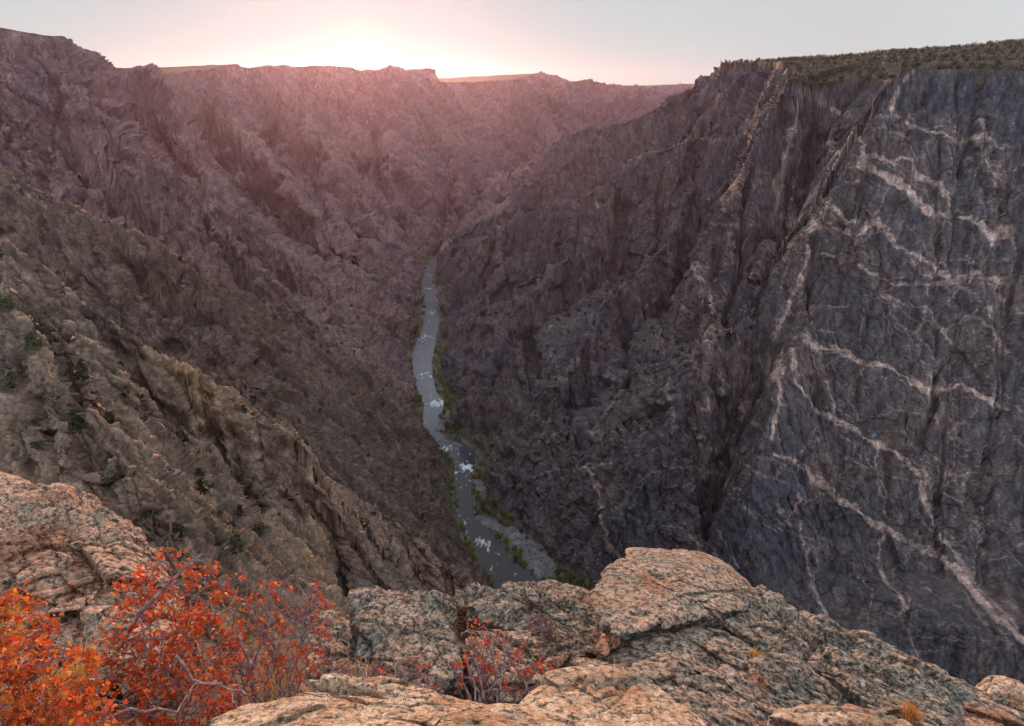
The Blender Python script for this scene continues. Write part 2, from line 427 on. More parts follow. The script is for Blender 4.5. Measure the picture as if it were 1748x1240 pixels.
for pix, w, d in [([(1064,300),(1058,350),(1056,400),(1050,480)], 11, 75), ([(1195,250),(1195,300),(1192,345)], 11, 60), ([(1280,325),(1270,420),(1255,500),(1245,525)], 8, 70),
                  ([(1386,420),(1384,500),(1380,560)], 4, 40), ([(1075,530),(1070,580),(1068,650)], 8, 60), ([(1325,595),(1290,680),(1240,800),(1205,920)], 8, 40),
                  ([(1000,590),(1004,650),(1006,720)], 8, 45), ([(960,640),(975,700),(990,760)], 8, 45), ([(900,520),(905,600),(915,660)], 9, 45), ([(1130,300),(1120,380)], 8, 45), ([(1345,300),(1340,370)], 8, 40),
                  ([(1225,420),(1215,500),(1190,560)], 7, 45), ([(990,380),(980,450),(970,500)], 9, 50), ([(1480,285),(1455,420)], 3.5, 18), ([(1680,130),(1640,260)], 6, 22), ([(1600,640),(1575,760)], 5, 20), ([(1740,420),(1715,560)], 6, 22),
                  ([(235,150),(290,260),(370,380),(430,470)], 16, 105), ([(345,190),(430,290),(520,400),(600,490),(670,560)], 17, 120), ([(450,150),(540,290),(600,380)], 19, 120), ([(100,200),(160,300),(260,390)], 14, 90),
                  ([(640,180),(650,300),(690,400)], 19, 110), ([(780,180),(770,300),(745,400)], 19, 110), ([(200,420),(330,520),(420,610)], 9, 35), ([(480,480),(560,580),(640,680)], 13, 80),
                  ([(120,500),(200,620),(280,720)], 5, 14), ([(60,520),(110,640),(180,760)], 5, 14), ([(300,650),(380,760),(430,860)], 6, 16), ([(500,790),(560,900),(590,1000)], 7, 24)]:
    cut(pix, w, d)
NA, NR = 1300, 2150
AZ = np.linspace(math.radians(-57), math.radians(58), NA)
def build_relief():
    # where along each line of sight the ground needs detail
    na, nr = 180, 1500
    az = np.linspace(AZ[0], AZ[-1], na); r = np.exp(np.linspace(math.log(14.0), math.log(13000.0), nr))
    A, Rr = np.meshgrid(az, r, indexing='ij')
    x = (np.sin(A) * Rr).ravel(); y = (np.cos(A) * Rr).ravel()
    h, _, _ = par(height, x, y)
    h = h.reshape(na, nr)
    dr = np.diff(Rr, axis=1); dh = np.diff(h, axis=1)
    rm = 0.5 * (Rr[:, 1:] + Rr[:, :-1])
    e = np.arctan2(h, Rr); de = np.diff(e, axis=1)
    # turned to the viewer: fine; falling away: coarse
    fac = np.where(de > 0, 1.0, 0.6)
    L = np.sqrt(de ** 2) * fac + 0.12 * np.sqrt(dr ** 2 + dh ** 2) / np.sqrt(rm ** 2 + h[:, 1:] ** 2) * fac + 0.02 * dr / rm
    # above-frame or too near to be seen costs little
    vis = np.maximum.accumulate(e, axis=1)[:, 1:]
    hidden = (vis - e[:, 1:]) > math.radians(3)
    L = np.where(hidden, L * 0.4, L)
    L = np.where(np.degrees(e[:, 1:]) < -56, L * 0.15, L)
    k = np.exp(-0.5 * (np.arange(-9, 10) / 3.5) ** 2); k /= k.sum()
    Lp = np.pad(L, ((9, 9), (0, 0)), mode='edge')
    L = sum(k[i] * Lp[i:i + na] for i in range(19))
    cum = np.concatenate([np.zeros((na, 1)), np.cumsum(L, axis=1)], axis=1); cum /= cum[:, -1:]
    q = np.linspace(0, 1, NR)
    lr = np.log(r)
    RR = np.array([np.interp(q, cum[i], lr) for i in range(na)])
    out = np.empty((NA, NR))
    for j in range(NR): out[:, j] = np.interp(AZ, az, RR[:, j])
    return np.exp(out)
log('start')
Rg = build_relief()
log('metric')
Ag = np.repeat(AZ[:, None], NR, axis=1)
X = (np.sin(Ag) * Rg).astype(np.float32); Y = (np.cos(Ag) * Rg).astype(np.float32)
Hh, HID, RD = par(height, X.ravel(), Y.ravel(), n=64)
Hh = par(carve, X.ravel(), Y.ravel(), Hh, n=64)
Z = Hh.reshape(NA, NR)
log('height')
def grid_normals(X, Y, Z):
    ax, ay, az_ = np.gradient(X, axis=0), np.gradient(Y, axis=0), np.gradient(Z, axis=0)
    bx, by, bz = np.gradient(X, axis=1), np.gradient(Y, axis=1), np.gradient(Z, axis=1)
    nx = ay * bz - az_ * by; ny = az_ * bx - ax * bz; nz = ax * by - ay * bx
    s = np.where(nz < 0, -1, 1)
    l = np.sqrt(nx * nx + ny * ny + nz * nz) * s + 1e-9
    return nx / l, ny / l, nz / l
def blur(a, n):
    for ax in (0, 1):
        for _ in range(n):
            p = np.pad(a, [(1, 1) if i == ax else (0, 0) for i in (0, 1)], mode='edge')
            a = 0.25 * np.take(p, range(0, a.shape[ax]), ax) + 0.5 * a + 0.25 * np.take(p, range(2, a.shape[ax] + 2), ax)
    return a
nx, ny, nz = grid_normals(X, Y, Z)
nx, ny, nz = blur(nx, 4), blur(ny, 4), blur(nz, 4)
l = np.sqrt(nx * nx + ny * ny + nz * nz) + 1e-6
nx /= l; ny /= l; nz /= l
steep = np.clip((1 - nz) * 3.4 - 0.12, 0, 1)
def rockdisp(x, y, z, st, rd, hid):
    R = np.sqrt(x * x + y * y + z * z)
    near = np.clip(1.6 - R / 600, 0, 1)
    def saw(u, v, k):
        i = np.floor(u).astype(np.int32); f = u - i; j = np.floor(v + hash3(i, i * 0, i * 0, k)).astype(np.int32)
        return (f - 0.5) * (0.5 + hash3(i, j, i * 0, k)) + (hash3(i, j, j, k + 1) - 0.5) * 1.3
    left = np.isin(hid, (0, 1, 2, 7))
    # joints lean: on the left they run down towards the river, on the right nearly upright
    zz = np.where(left, z * 0.55 + x * 0.35, z * 0.20 + x * 0.10)
    wx = x + 4 * vn(x / 30, y / 30, z / 40); wy = y + 4 * vn(x / 30 + 9, y / 30, z / 40)
    # left: long slabs running down to the right; right: upright columns
    pl = (wx * 0.62 + wy * 0.20 - z * 0.76) * 0.30; pm = wx * 0.76 + z * 0.62; pn = wy * 0.98 - wx * 0.12 + z * 0.1
    ex = np.where(left, pl, wx); ey = np.where(left, pm, wy); zz = np.where(left, pn, zz)
    a1, c1, i1 = facets(ex / 48, ey / 48, zz / 48)
    a2, c2, i2 = facets(ex / 17 + 5, ey / 17, zz / 17)
    a3, c3, i3 = facets(ex / 6.5 + 9, ey / 6.5, zz / 6.5)
    n = fbm(x / 30, y / 30, z / 70, 4)
    w1 = 0.35 * vn(x / 18, y / 18, z / 30); w2 = 0.3 * vn(x / 12 + 7, y / 12, z / 20)
    jl = 2.4 * saw(pm / 10 + w1, pl / 5.5, 3) + 1.7 * saw(pn / 8 + w2, pl / 7, 5) + 0.85 * saw(pm / 3.4 + w2, pl / 2.2, 7) + 0.6 * saw(pn / 2.9 + w1, pl / 2.6, 9)
    jr = 5.0 * saw((x * .9 + y * .4) / 26 + w1, z / 90, 3) + 3.2 * saw((y * .9 - x * .45) / 19 + w2, z / 70, 5) + 1.9 * saw((x * .95 + y * .2 + z * .12) / 8 + w2, z / 28, 7) + 1.2 * saw((z + x * .3) / 15 + w1, x / 20, 9)
    joint = np.where(left, jl * (1 + 1.3 * np.clip(R / 900 - .6, 0, 1.5)), jr)
    a0, c0, i0 = facets(ex / 150 + 2, ey / 150, zz / 150)
    far = np.clip((R - 900) / 1200, 0, 1)
    d = far * np.where(hid == 3, 10, 48) * a0 + (1 - near * 0.72) * (15.0 * a1 + 2.0 * n) * (1 + 0.5 * far) * 0.75 + joint + 4.4 * a2 * (1 - near * 0.55) + 1.8 * a3 * (1 - near * 0.3) - 3.0 * (1 - c2) - 1.5 * (1 - c3)
    m = np.nonzero(near > 0.01)[0]
    c4o = np.ones_like(x)
    if len(m):
        a4, c4, i4 = facets(ex[m] / 2.4, ey[m] / 2.4, zz[m] / 2.4)
        d[m] += near[m] * (0.7 * a4 - 0.6 * (1 - c4)); c4o[m] = c4
    d = d * (0.15 + 0.85 * st) * np.clip(rd / 25, 0, 1) * np.clip(bar_dist(x, y) / 12, 0.03, 1) * np.where(hid == 4, 0.6, 1.0) * np.clip(R / 60, 0.05, 1) * np.where(R > 5000, 1.5, 1)
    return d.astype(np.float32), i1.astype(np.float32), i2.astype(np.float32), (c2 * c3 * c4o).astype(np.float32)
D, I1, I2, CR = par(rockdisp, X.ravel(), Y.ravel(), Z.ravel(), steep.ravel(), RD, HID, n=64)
D = D.reshape(NA, NR) * (1 - 0.75 * np.clip(2 * blur((HID == ID['plateau']).reshape(NA, NR).astype(np.float32), 12), 0, 1))
X = X + nx * D; Y = Y + ny * D; Z = Z + nz * D
log('displaced')
mx, my, mz = grid_normals(X, Y, Z)
mz = blur(mz, 2)
XF, YF, ZF = X.ravel(), Y.ravel(), Z.ravel()

# light dikes in the dark wall: sheets of pale rock that cut the wall square to its face
VEINS = [  # (photo px polyline, half width px) traced on the wall
 ([(1465,213),(1478,250),(1476,262),(1498,262),(1520,280),(1535,268),(1556,270),(1570,295),(1600,305),(1622,320),(1632,345)], 4.0),
 ([(1472,278),(1510,300),(1552,325),(1590,352),(1640,365),(1690,375),(1716,398),(1748,380)], 6.5),
 ([(1560,190),(1566,212),(1600,224),(1640,232),(1690,230),(1725,245),(1748,235)], 3.0),
 ([(1555,120),(1540,140),(1524,165),(1520,185)], 3.0),
 ([(1465,213),(1450,240),(1430,275),(1412,315),(1400,350),(1394,385),(1390,430),(1370,480),(1356,520),(1340,570),(1332,610),(1322,640),(1314,700),(1300,745)], 3.6),
 ([(1390,375),(1420,372),(1440,382),(1456,396),(1488,396)], 2.0),
 ([(1488,275),(1475,280),(1440,284)], 1.4),
 ([(1436,345),(1452,370),(1475,390),(1500,372),(1518,400),(1530,420),(1552,430),(1590,442),(1620,455),(1640,474),(1680,466),(1710,468),(1748,475)], 3.6),
 ([(1552,436),(1580,455),(1610,476),(1636,480)], 1.6),
 ([(1470,450),(1500,470),(1525,484),(1560,480),(1600,482),(1640,474)], 1.8),
 ([(1372,420),(1390,420),(1430,434)], 1.6),
 ([(1374,577),(1395,590),(1430,597),(1455,608),(1480,622),(1520,630),(1550,640),(1570,652),(1600,668),(1630,664),(1660,656),(1690,672),(1720,690),(1748,710)], 4.0),
 ([(1352,600),(1352,655),(1380,675),(1400,700),(1430,722),(1465,738),(1495,758),(1530,770),(1560,795),(1600,825)], 3.6),
 ([(1505,766),(1504,790),(1512,830),(1520,860),(1528,895)], 1.6),
 ([(1510,505),(1540,515),(1570,525),(1596,520),(1612,545),(1640,580),(1672,605)], 2.6),
 ([(1596,520),(1588,545),(1575,570)], 2.0),
 ([(1648,532),(1690,545),(1718,570),(1748,600)], 2.0),
 ([(1710,478),(1730,497),(1748,506)], 2.2),
 ([(1310,765),(1350,780),(1375,800),(1410,830),(1450,865),(1490,895),(1520,912),(1560,930),(1600,950),(1640,975),(1670,1020),(1700,1060),(1730,1100)], 5.5),
 ([(1590,830),(1592,850),(1604,885),(1622,920),(1645,955),(1670,990),(1700,1040)], 3.2),
 ([(1590,830),(1610,822),(1640,820),(1672,816),(1720,820)], 1.3),
 ([(1700,850),(1690,900),(1700,960)], 1.2),
 ([(1360,790),(1362,850),(1355,900),(1372,950),(1385,1010)], 2.0),
 ([(1520,912),(1510,960),(1500,1010),(1520,1060),(1525,1110)], 2.0),
 ([(1405,600),(1400,560),(1372,500),(1362,482),(1385,502)], 1.2),
 ([(1474,520),(1474,570),(1472,640)], 1.0),
 ([(1640,700),(1660,760),(1625,830)], 2.0),
 ([(1580,560),(1585,610),(1590,640)], 0.9),
 ([(1690,250),(1720,290),(1748,300)], 1.6),
 ([(1520,700),(1560,705),(1610,712)], 1.0),
]
VEINS2 = [
 ([(1368,138),(1357,165),(1362,200),(1350,225),(1340,270),(1333,310),(1328,375)], 3.4),
 ([(1370,140),(1405,155),(1430,178),(1452,192)], 2.4),
 ([(1364,206),(1390,222),(1405,232),(1425,262)], 3.0),
 ([(1480,150),(1500,180),(1530,178),(1548,180)], 1.6),
 ([(1325,375),(1342,375),(1345,388),(1378,380)], 3.4),
 ([(1345,388),(1352,400),(1360,408)], 1.6),
 ([(1155,352),(1185,362),(1230,378),(1270,388),(1310,392),(1325,385)], 1.8),
 ([(1165,440),(1175,455),(1190,470),(1205,490),(1215,530)], 4.0),
 ([(1090,400),(1120,410),(1165,440)], 1.6),
 ([(1260,330),(1240,290),(1235,270)], 1.4),
 ([(1240,395),(1260,470),(1290,500)], 1.2),
 ([(1110,490),(1150,510),(1170,540)], 1.6),
 ([(1085,785),(1100,800),(1125,830),(1150,880),(1175,915),(1200,930)], 2.4),
 ([(935,930),(955,965),(965,985)], 1.6),
 ([(930,280),(935,300),(945,305)], 2.4),
 ([(1340,500),(1310,450),(1280,440),(1250,410)], 1.4),
 ([(1200,585),(1230,600),(1270,605)], 1.4),
 ([(1210,650),(1225,700),(1240,760)], 1.2),
 ([(985,380),(960,420),(955,470)], 1.2),
 ([(1300,760),(1290,800),(1300,840)], 1.6),
]
_g = np.random.RandomState(11)
def veinlets(n, x0, x1, y0, y1, out, hw=(.5, 1.3)):
    for i in range(n):
        x = _g.uniform(x0, x1); y = _g.uniform(y0, y1); a = _g.choice([.45, .6, 1.3, -.35, 1.0]) + _g.normal() * .18; pts = [(x, y)]
        for k in range(_g.randint(3, 8)):
            a += _g.normal() * .28; L = _g.uniform(12, 34); x += math.cos(a) * L; y += math.sin(a) * L; pts.append((x, y))
        out.append((pts, _g.uniform(*hw)))
veinlets(95, 1390, 1748, 180, 1080, VEINS); veinlets(60, 1150, 1400, 200, 900, VEINS2, (.5, 1.2)); veinlets(35, 900, 1200, 400, 950, VEINS2, (.4, 1.0))
def vein_field(veins, origin, nrm, sel):
    """distance (metres) to the dikes inside the plane of the wall; the dikes run square to it"""
    nrm = np.array(nrm, float); nrm /= np.linalg.norm(nrm)
    u = np.cross([0, 0, 1.0], nrm); u /= np.linalg.norm(u); v = np.cross(nrm, u)
    o = np.array(origin, float)
    xs, ys, zs = XF[sel] - o[0], YF[sel] - o[1], ZF[sel] - o[2]
    U = (xs * u[0] + ys * u[1] + zs * u[2]).astype(np.float32); V = (xs * v[0] + ys * v[1] + zs * v[2]).astype(np.float32)
    def run(U, V):
        wob = 4.0 * vn(U / 22, V / 22, V * 0) + 2.4 * vn(U / 8, V / 8, V * 0 + 5) + 1.3 * vn(U / 3, V / 3, V * 0 + 5)
        wob2 = 4.0 * vn(U / 22 + 50, V / 22, V * 0) + 2.4 * vn(U / 8, V / 8 + 50, V * 0 + 5) + 1.3 * vn(U / 3, V / 3 + 50, V * 0 + 5)
        thick = np.clip(1.0 + 0.9 * fbm(U / 20, V / 20, V * 0 + 8, 3), 0.4, 2.6)
        brk = np.clip(1.0 + 1.0 * fbm(U / 9, V / 5, V * 0 + 18, 3), 0.5, 1)
        A = U + wob; B = V + wob2
        out = np.zeros(U.shape, np.float32)
        for line, hw in veins:
            pts = []
            for (a, b_) in line:
                r = P(a, b_, 1.0); t = (o @ nrm) / (r @ nrm); q = r * t - o
                pts.append((q @ u, q @ v, t))
            best = np.full(U.shape, 1e9, np.float32)
            for k in range(len(pts) - 1):
                a = pts[k]; b_ = pts[k + 1]; vx = b_[0] - a[0]; vy = b_[1] - a[1]
                t = np.clip(((A - a[0]) * vx + (B - a[1]) * vy) / (vx * vx + vy * vy + 1e-6), 0, 1)
                best = np.minimum(best, np.hypot(A - a[0] - t * vx, B - a[1] - t * vy))
            w = hw / FPX * pts[0][2] * thick
            out = np.maximum(out, np.clip((1.1 - best / np.maximum(w, 0.75)) * 3.5, 0, 1) * min(1, 0.30 + hw * 0.18))
            halo = np.exp(-best / (w * 3.5 + 1)) * 0.08 * (hw > 2.5)
            out = np.maximum(out, halo * (thick > 0.9))
        return out * brk
    return par(run, U, V)
RD2v = np.hypot(XF, YF)
bearing = np.degrees(np.arctan2(XF, YF))
VE = np.zeros(XF.shape, np.float32)
right = (HID >= 3)
a0 = P(1555, 118, 850)
selP = np.nonzero((HID == ID['painted']) & (bearing > 20))[0]
VE[selP] = vein_field(VEINS, a0, (-0.25, -0.93, 0.40), selP)
selR = np.nonzero((np.isin(HID, (ID['right_wall'], ID['painted']))) & (bearing > 0) & (bearing < 32) & (RD2v < 2200))[0]
VE[selR] = np.maximum(VE[selR], vein_field(VEINS2, P(1375, 137, 1080), (-0.55, -0.75, 0.40), selR))
log('veins')

def colour(x, y, z, hid, nz_, i1, i2, cr, ve, rd, st):
    R = np.sqrt(x * x + y * y)
    big = fbm(x / 170, y / 170, z / 170, 3)
    mid = fbm(x / 38 + 4, y / 38, z / 60, 4)
    fine = fbm(x / 9, y / 9 + 5, z / 14, 3)
    strk = fbm(x / 7, y / 7, z / 60, 3)
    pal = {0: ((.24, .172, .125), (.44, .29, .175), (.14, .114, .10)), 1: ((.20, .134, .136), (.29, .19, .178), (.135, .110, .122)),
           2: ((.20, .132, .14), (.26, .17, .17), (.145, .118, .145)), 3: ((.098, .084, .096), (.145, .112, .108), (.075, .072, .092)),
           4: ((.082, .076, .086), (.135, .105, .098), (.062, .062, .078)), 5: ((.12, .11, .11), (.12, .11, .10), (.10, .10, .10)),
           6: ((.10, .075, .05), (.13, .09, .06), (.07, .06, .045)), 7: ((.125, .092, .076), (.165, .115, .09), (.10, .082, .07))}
    c = np.zeros((len(x), 3), np.float32)
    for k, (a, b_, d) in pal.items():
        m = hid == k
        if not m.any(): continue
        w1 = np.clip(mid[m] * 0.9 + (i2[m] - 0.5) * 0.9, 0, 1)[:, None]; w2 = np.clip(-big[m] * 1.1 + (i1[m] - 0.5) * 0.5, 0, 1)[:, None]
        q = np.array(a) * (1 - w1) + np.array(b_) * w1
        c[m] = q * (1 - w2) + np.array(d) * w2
    c *= (1 + 0.20 * np.clip(fine, -1, 1) + 0.18 * np.clip(strk, -1, 1))[:, None]
    c *= (0.80 + 0.20 * cr)[:, None]  # occlusion shade baked into the tint: rock darkened along its cracks
    # pale scattered dike bits on all walls
    tw = np.abs(fbm(x / 33, y / 33, z / 33 + 40, 3)); pale = np.clip(1 - tw / 0.05, 0, 1) * np.clip(fbm(x / 60, y / 60 + 31, z / 60, 2) * 2 - 0.1, 0, 1)
    tw2 = np.abs(fbm(x / 12 + z / 20, y / 12, z / 9 + 40, 3)); pale = np.maximum(pale, .75 * np.clip(1 - tw2 / 0.07, 0, 1) * np.clip(fbm(x / 45, y / 45 + 11, z / 45, 2) * 2 - 0.2, 0, 1))
    pale = pale * np.where((hid == 3) | (hid == 4), 0.5, 0.2)
    c = c * (1 - pale[:, None]) + np.array((.30, .235, .215)) * pale[:, None]
    # plants hold on wherever the rock lies back
    vg = np.clip((nz_ - np.where(hid == 0, 0.66, 0.60)) * 5 + 0.9 * mid + 0.5 * big, 0, 1) * np.clip(0.6 + fine * 2.4, 0, 1)
    vg = vg * np.where(hid == 6, 1.0, np.where((hid == 7), 0.95, 0.8))
    vg = np.where((R > 2300), vg * 0.25, vg); vg = np.where((hid == 0) | (hid == 3), vg * 0.6, vg); vg = np.where(hid == 4, vg * 0.25, vg)
    vgc = np.array((.052, .050, .028)) + np.clip(fbm(x / 13, y / 13, z / 13 + 9, 2), 0, 1)[:, None] * np.array((.03, .022, .0))
    c = c * (1 - vg[:, None] * 0.8) + vgc * vg[:, None] * 0.8
    v = ve[:, None]
    vc = np.array((.44, .33, .285)) + mid[:, None] * np.array((.05, .03, .02))
    vc = vc * (1 + 0.25 * fine)[:, None]
    c = c * (1 - v) + vc * v
    # green banks and gravel by the water
    bk = np.clip(1 - rd / 30, 0, 1) * (rd > 0)
    g = np.clip(fbm(x / 22, y / 22, z * 0 + 3, 3) * 2 + 0.3, 0, 1)[:, None]
    bc = np.array((.12, .11, .095)) * (1 - g) + np.array((.06, .068, .022)) * g
    br = np.clip(1 - bar_dist(x, y) / 6, 0, 1)
    bc = bc * (1 - br[:, None]) + np.array((.145, .14, .15)) * (1 + 0.2 * fine)[:, None] * br[:, None]
    bk = np.clip(np.maximum(bk * 2.2, br), 0, 1)[:, None]
    c = c * (1 - bk) + bc * bk
    return np.clip(c, 0.012, 0.6).astype(np.float32)
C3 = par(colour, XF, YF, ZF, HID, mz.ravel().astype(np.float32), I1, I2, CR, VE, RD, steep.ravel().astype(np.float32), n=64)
log('colour')
idx = np.arange(NA * NR).reshape(NA, NR)
quads = np.stack([idx[:-1, :-1], idx[1:, :-1], idx[1:, 1:], idx[:-1, 1:]], -1).reshape(-1, 4)
qid = HID[quads[:, 0]]
VV = np.stack([XF, YF, ZF], -1)
PARTS = {0: ('near_crag', 'rugged brown rock crags falling steeply from the left edge'),
         1: ('left_canyon_wall', 'shadowed mauve brown left wall with long slanting ribs'),
         2: ('far_canyon_wall', 'far hazy canyon wall under the setting sun'),
         3: ('right_canyon_wall', 'dark fluted grey rock wall rising right of the river'),
         4: ('painted_canyon_wall', 'huge dark cliff crossed by pale pink bands of rock at right'),
         5: ('canyon_floor', 'gravelly canyon floor beside the river'),
         6: ('plateau', 'scrub covered plateau above the canyon rim'),
         7: ('spur', 'brown vegetated spur descending to the river from the left')}
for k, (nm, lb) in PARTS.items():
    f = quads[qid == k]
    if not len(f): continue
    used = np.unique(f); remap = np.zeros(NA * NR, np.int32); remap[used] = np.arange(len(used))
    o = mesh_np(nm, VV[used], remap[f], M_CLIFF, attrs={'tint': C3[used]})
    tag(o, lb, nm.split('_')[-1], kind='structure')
del quads
log('relief built, top %.0f' % ZF.max())

# ------------------------------------------------------------------ river
def water_material():
    m, nt, b = new_mat('river_water')
    geo = N(nt, 'ShaderNodeNewGeometry')
    at = N(nt, 'ShaderNodeAttribute', attribute_name='foam')
    n = N(nt, 'ShaderNodeTexNoise', i_Scale=0.22, i_Detail=5.0, i_Roughness=0.65)
    nt.links.new(geo.outputs['Position'], n.inputs['Vector'])
    n2 = N(nt, 'ShaderNodeTexNoise', i_Scale=0.13, i_Detail=3.0, i_Roughness=0.6)
    mp = N(nt, 'ShaderNodeMapping'); mp.inputs['Scale'].default_value = (1.0, 0.45, 1.0); mp.inputs['Rotation'].default_value = (0, 0, 0.5)
    nt.links.new(geo.outputs['Position'], mp.inputs['Vector']); nt.links.new(mp.outputs[0], n2.inputs['Vector'])
    f = math_n(nt, 'ADD', math_n(nt, 'MULTIPLY', at.outputs['Fac'], 0.36), n2.outputs[0])
    fr = ramp(nt, [(0.0, 0.0), (0.64, 0.0), (0.82, 1.0)], f)
    po = N(nt, 'ShaderNodeAttribute', attribute_name='pool')
    c = mixc(nt, fr.outputs[0], mixc(nt, po.outputs['Fac'], (0.145, 0.155, 0.185), (0.03, 0.03, 0.04)), (0.70, 0.79, 0.82))
    nt.links.new(c, b.inputs['Base Color'])
    nt.links.new(math_n(nt, 'ADD', 0.16, math_n(nt, 'MULTIPLY', fr.outputs[0], 0.5)), b.inputs['Roughness'])
    b.inputs['IOR'].default_value = 1.42
    bmp = N(nt, 'ShaderNodeBump', i_Strength=0.35, i_Distance=0.5)
    nt.links.new(n.outputs[0], bmp.inputs['Height'])
    nt.links.new(bmp.outputs[0], b.inputs['Normal'])
    return m
M_WATER = water_material()
def build_river():
    V = []; FO = []; nr_ = 9
    foam_spots = [(745, 688, 17, .95), (793, 798, 18, 0.9), (762, 766, 14, 0.6), (730, 492, 16, .45), (737, 535, 25, .3), (720, 575, 30, .45), (728, 640, 22, .4), (735, 470, 14, .6),
                  (818, 925, 18, .45), (790, 885, 12, .4)]
    FS = [(on_level(a, b_, ZR), r, s) for a, b_, r, s in foam_spots]
    for i in range(len(rl) - 1):
        for q in range(8):
            u = q / 8
            a = rl[i] * (1 - u) + rl[i + 1] * u; b_ = rr[i] * (1 - u) + rr[i + 1] * u
            for k in range(nr_):
                w = -0.12 + 1.24 * k / (nr_ - 1)
                p = a * (1 - w) + b_ * w; p[2] = ZR
                V.append(p)
                FO.append(max([0.0] + [s * max(0, 1 - np.linalg.norm((p - c)[:2]) / (r * 1.6)) ** 0.7 for c, r, s in FS]))
    V = np.array(V); n = len(V) // nr_
    F = [[i * nr_ + k, i * nr_ + k + 1, (i + 1) * nr_ + k + 1, (i + 1) * nr_ + k] for i in range(n - 1) for k in range(nr_ - 1)]
    o = mesh_np('river', V, np.array(F), M_WATER, attrs={'foam': np.array(FO), 'pool': np.clip((1330 - V[:, 1]) / 260, 0, 1)})
    tag(o, 'narrow river winding along the canyon floor with white rapids', 'river', kind='structure')
build_river()
# ------------------------------------------------------------------ plants far off
def leaf_mat(name, trans=0.35, rough=0.6):
    m = bpy.data.materials.new(name); m.use_nodes = True; nt = m.node_tree; nt.nodes.clear()
    at = N(nt, 'ShaderNodeAttribute', attribute_name='tint')
    d = N(nt, 'ShaderNodeBsdfPrincipled'); d.inputs['Roughness'].default_value = rough
    t = N(nt, 'ShaderNodeBsdfTranslucent'); mx = N(nt, 'ShaderNodeMixShader'); mx.inputs[0].default_value = trans
    o = N(nt, 'ShaderNodeOutputMaterial')
    nt.links.new(at.outputs['Color'], d.inputs['Base Color']); nt.links.new(at.outputs['Color'], t.inputs['Color'])
    nt.links.new(d.outputs[0], mx.inputs[1]); nt.links.new(t.outputs[0], mx.inputs[2]); nt.links.new(mx.outputs[0], o.inputs['Surface'])
    return m
M_FAR = leaf_mat('far_foliage', 0.15)
def clump_tree(seed, n, shape, col, col2):
    """leaf clumps scattered through a crown, unit size, plus a short stem; returns V, F(tri), C"""
    g = np.random.RandomState(seed); V = []; F = []; C = []
    lobes = [(g.uniform(-.3, .3), g.uniform(-.3, .3), g.uniform(.25, .85), g.uniform(.22, .4)) for _ in range(7)]
    for i in range(n):
        if shape == 'cone':
            z = g.uniform(0.08, 1) ; rr = 0.36 * (1 - z) ** 0.8 + 0.03; a = g.uniform(0, 6.28); q = rr * g.uniform(.5, 1)
            c = np.array([q * math.cos(a), q * math.sin(a), z])
        else:
            l = lobes[g.randint(7)]; d = g.normal(size=3); d /= np.linalg.norm(d)
            c = np.array(l[:3]) + d * l[3] * g.uniform(.6, 1) * np.array([1, 1, .8]); c[2] = max(c[2], .05)
        b_ = len(V); s_ = g.uniform(.07, .14)
        for k in range(3): V.append(c + g.normal(size=3) * s_)
        F.append([b_, b_ + 1, b_ + 2]); cc = np.array(col) + (np.array(col2) - np.array(col)) * g.rand()
        C += [cc] * 3
    b_ = len(V)
    for k in range(3):
        a = k * 2.1; V.append(np.array([.03 * math.cos(a), .03 * math.sin(a), -0.1])); C.append(np.array((.08, .06, .05)))
    V.append(np.array([0, 0, .7])); C.append(np.array((.08, .06, .05)))
    F += [[b_, b_ + 1, b_ + 3], [b_ + 1, b_ + 2, b_ + 3], [b_ + 2, b_, b_ + 3]]
    return np.array(V), np.array(F), np.array(C)
def proto_tree(name, *a):
    V, F, C = clump_tree(*a)
    return mesh_np(name, V, F, M_FAR, attrs={'tint': C}).data
JUN = [proto_tree('juniper', 10 + k, 150, 'round', (.035, .045, .022), (.075, .075, .03)) for k in range(3)]
PIN = [proto_tree('pinyon_pine', 20 + k, 150, 'cone', (.025, .038, .018), (.05, .062, .025)) for k in range(2)]
RIV = [proto_tree('riverside_tree', 30 + k, 170, 'round', (.09, .12, .02), (.24, .23, .045)) for k in range(3)]
for o in list(bpy.data.objects):
    if o.name.split('.')[0] in ('juniper', 'pinyon_pine', 'riverside_tree'): bpy.data.objects.remove(o)
VPX = 874 + FPX * XF / (YF * cp - ZF * sp); TD = YF * cp - ZF * sp
VPY = 620 - FPX * (YF * sp + ZF * cp) / TD
RD2 = np.hypot(XF, YF)
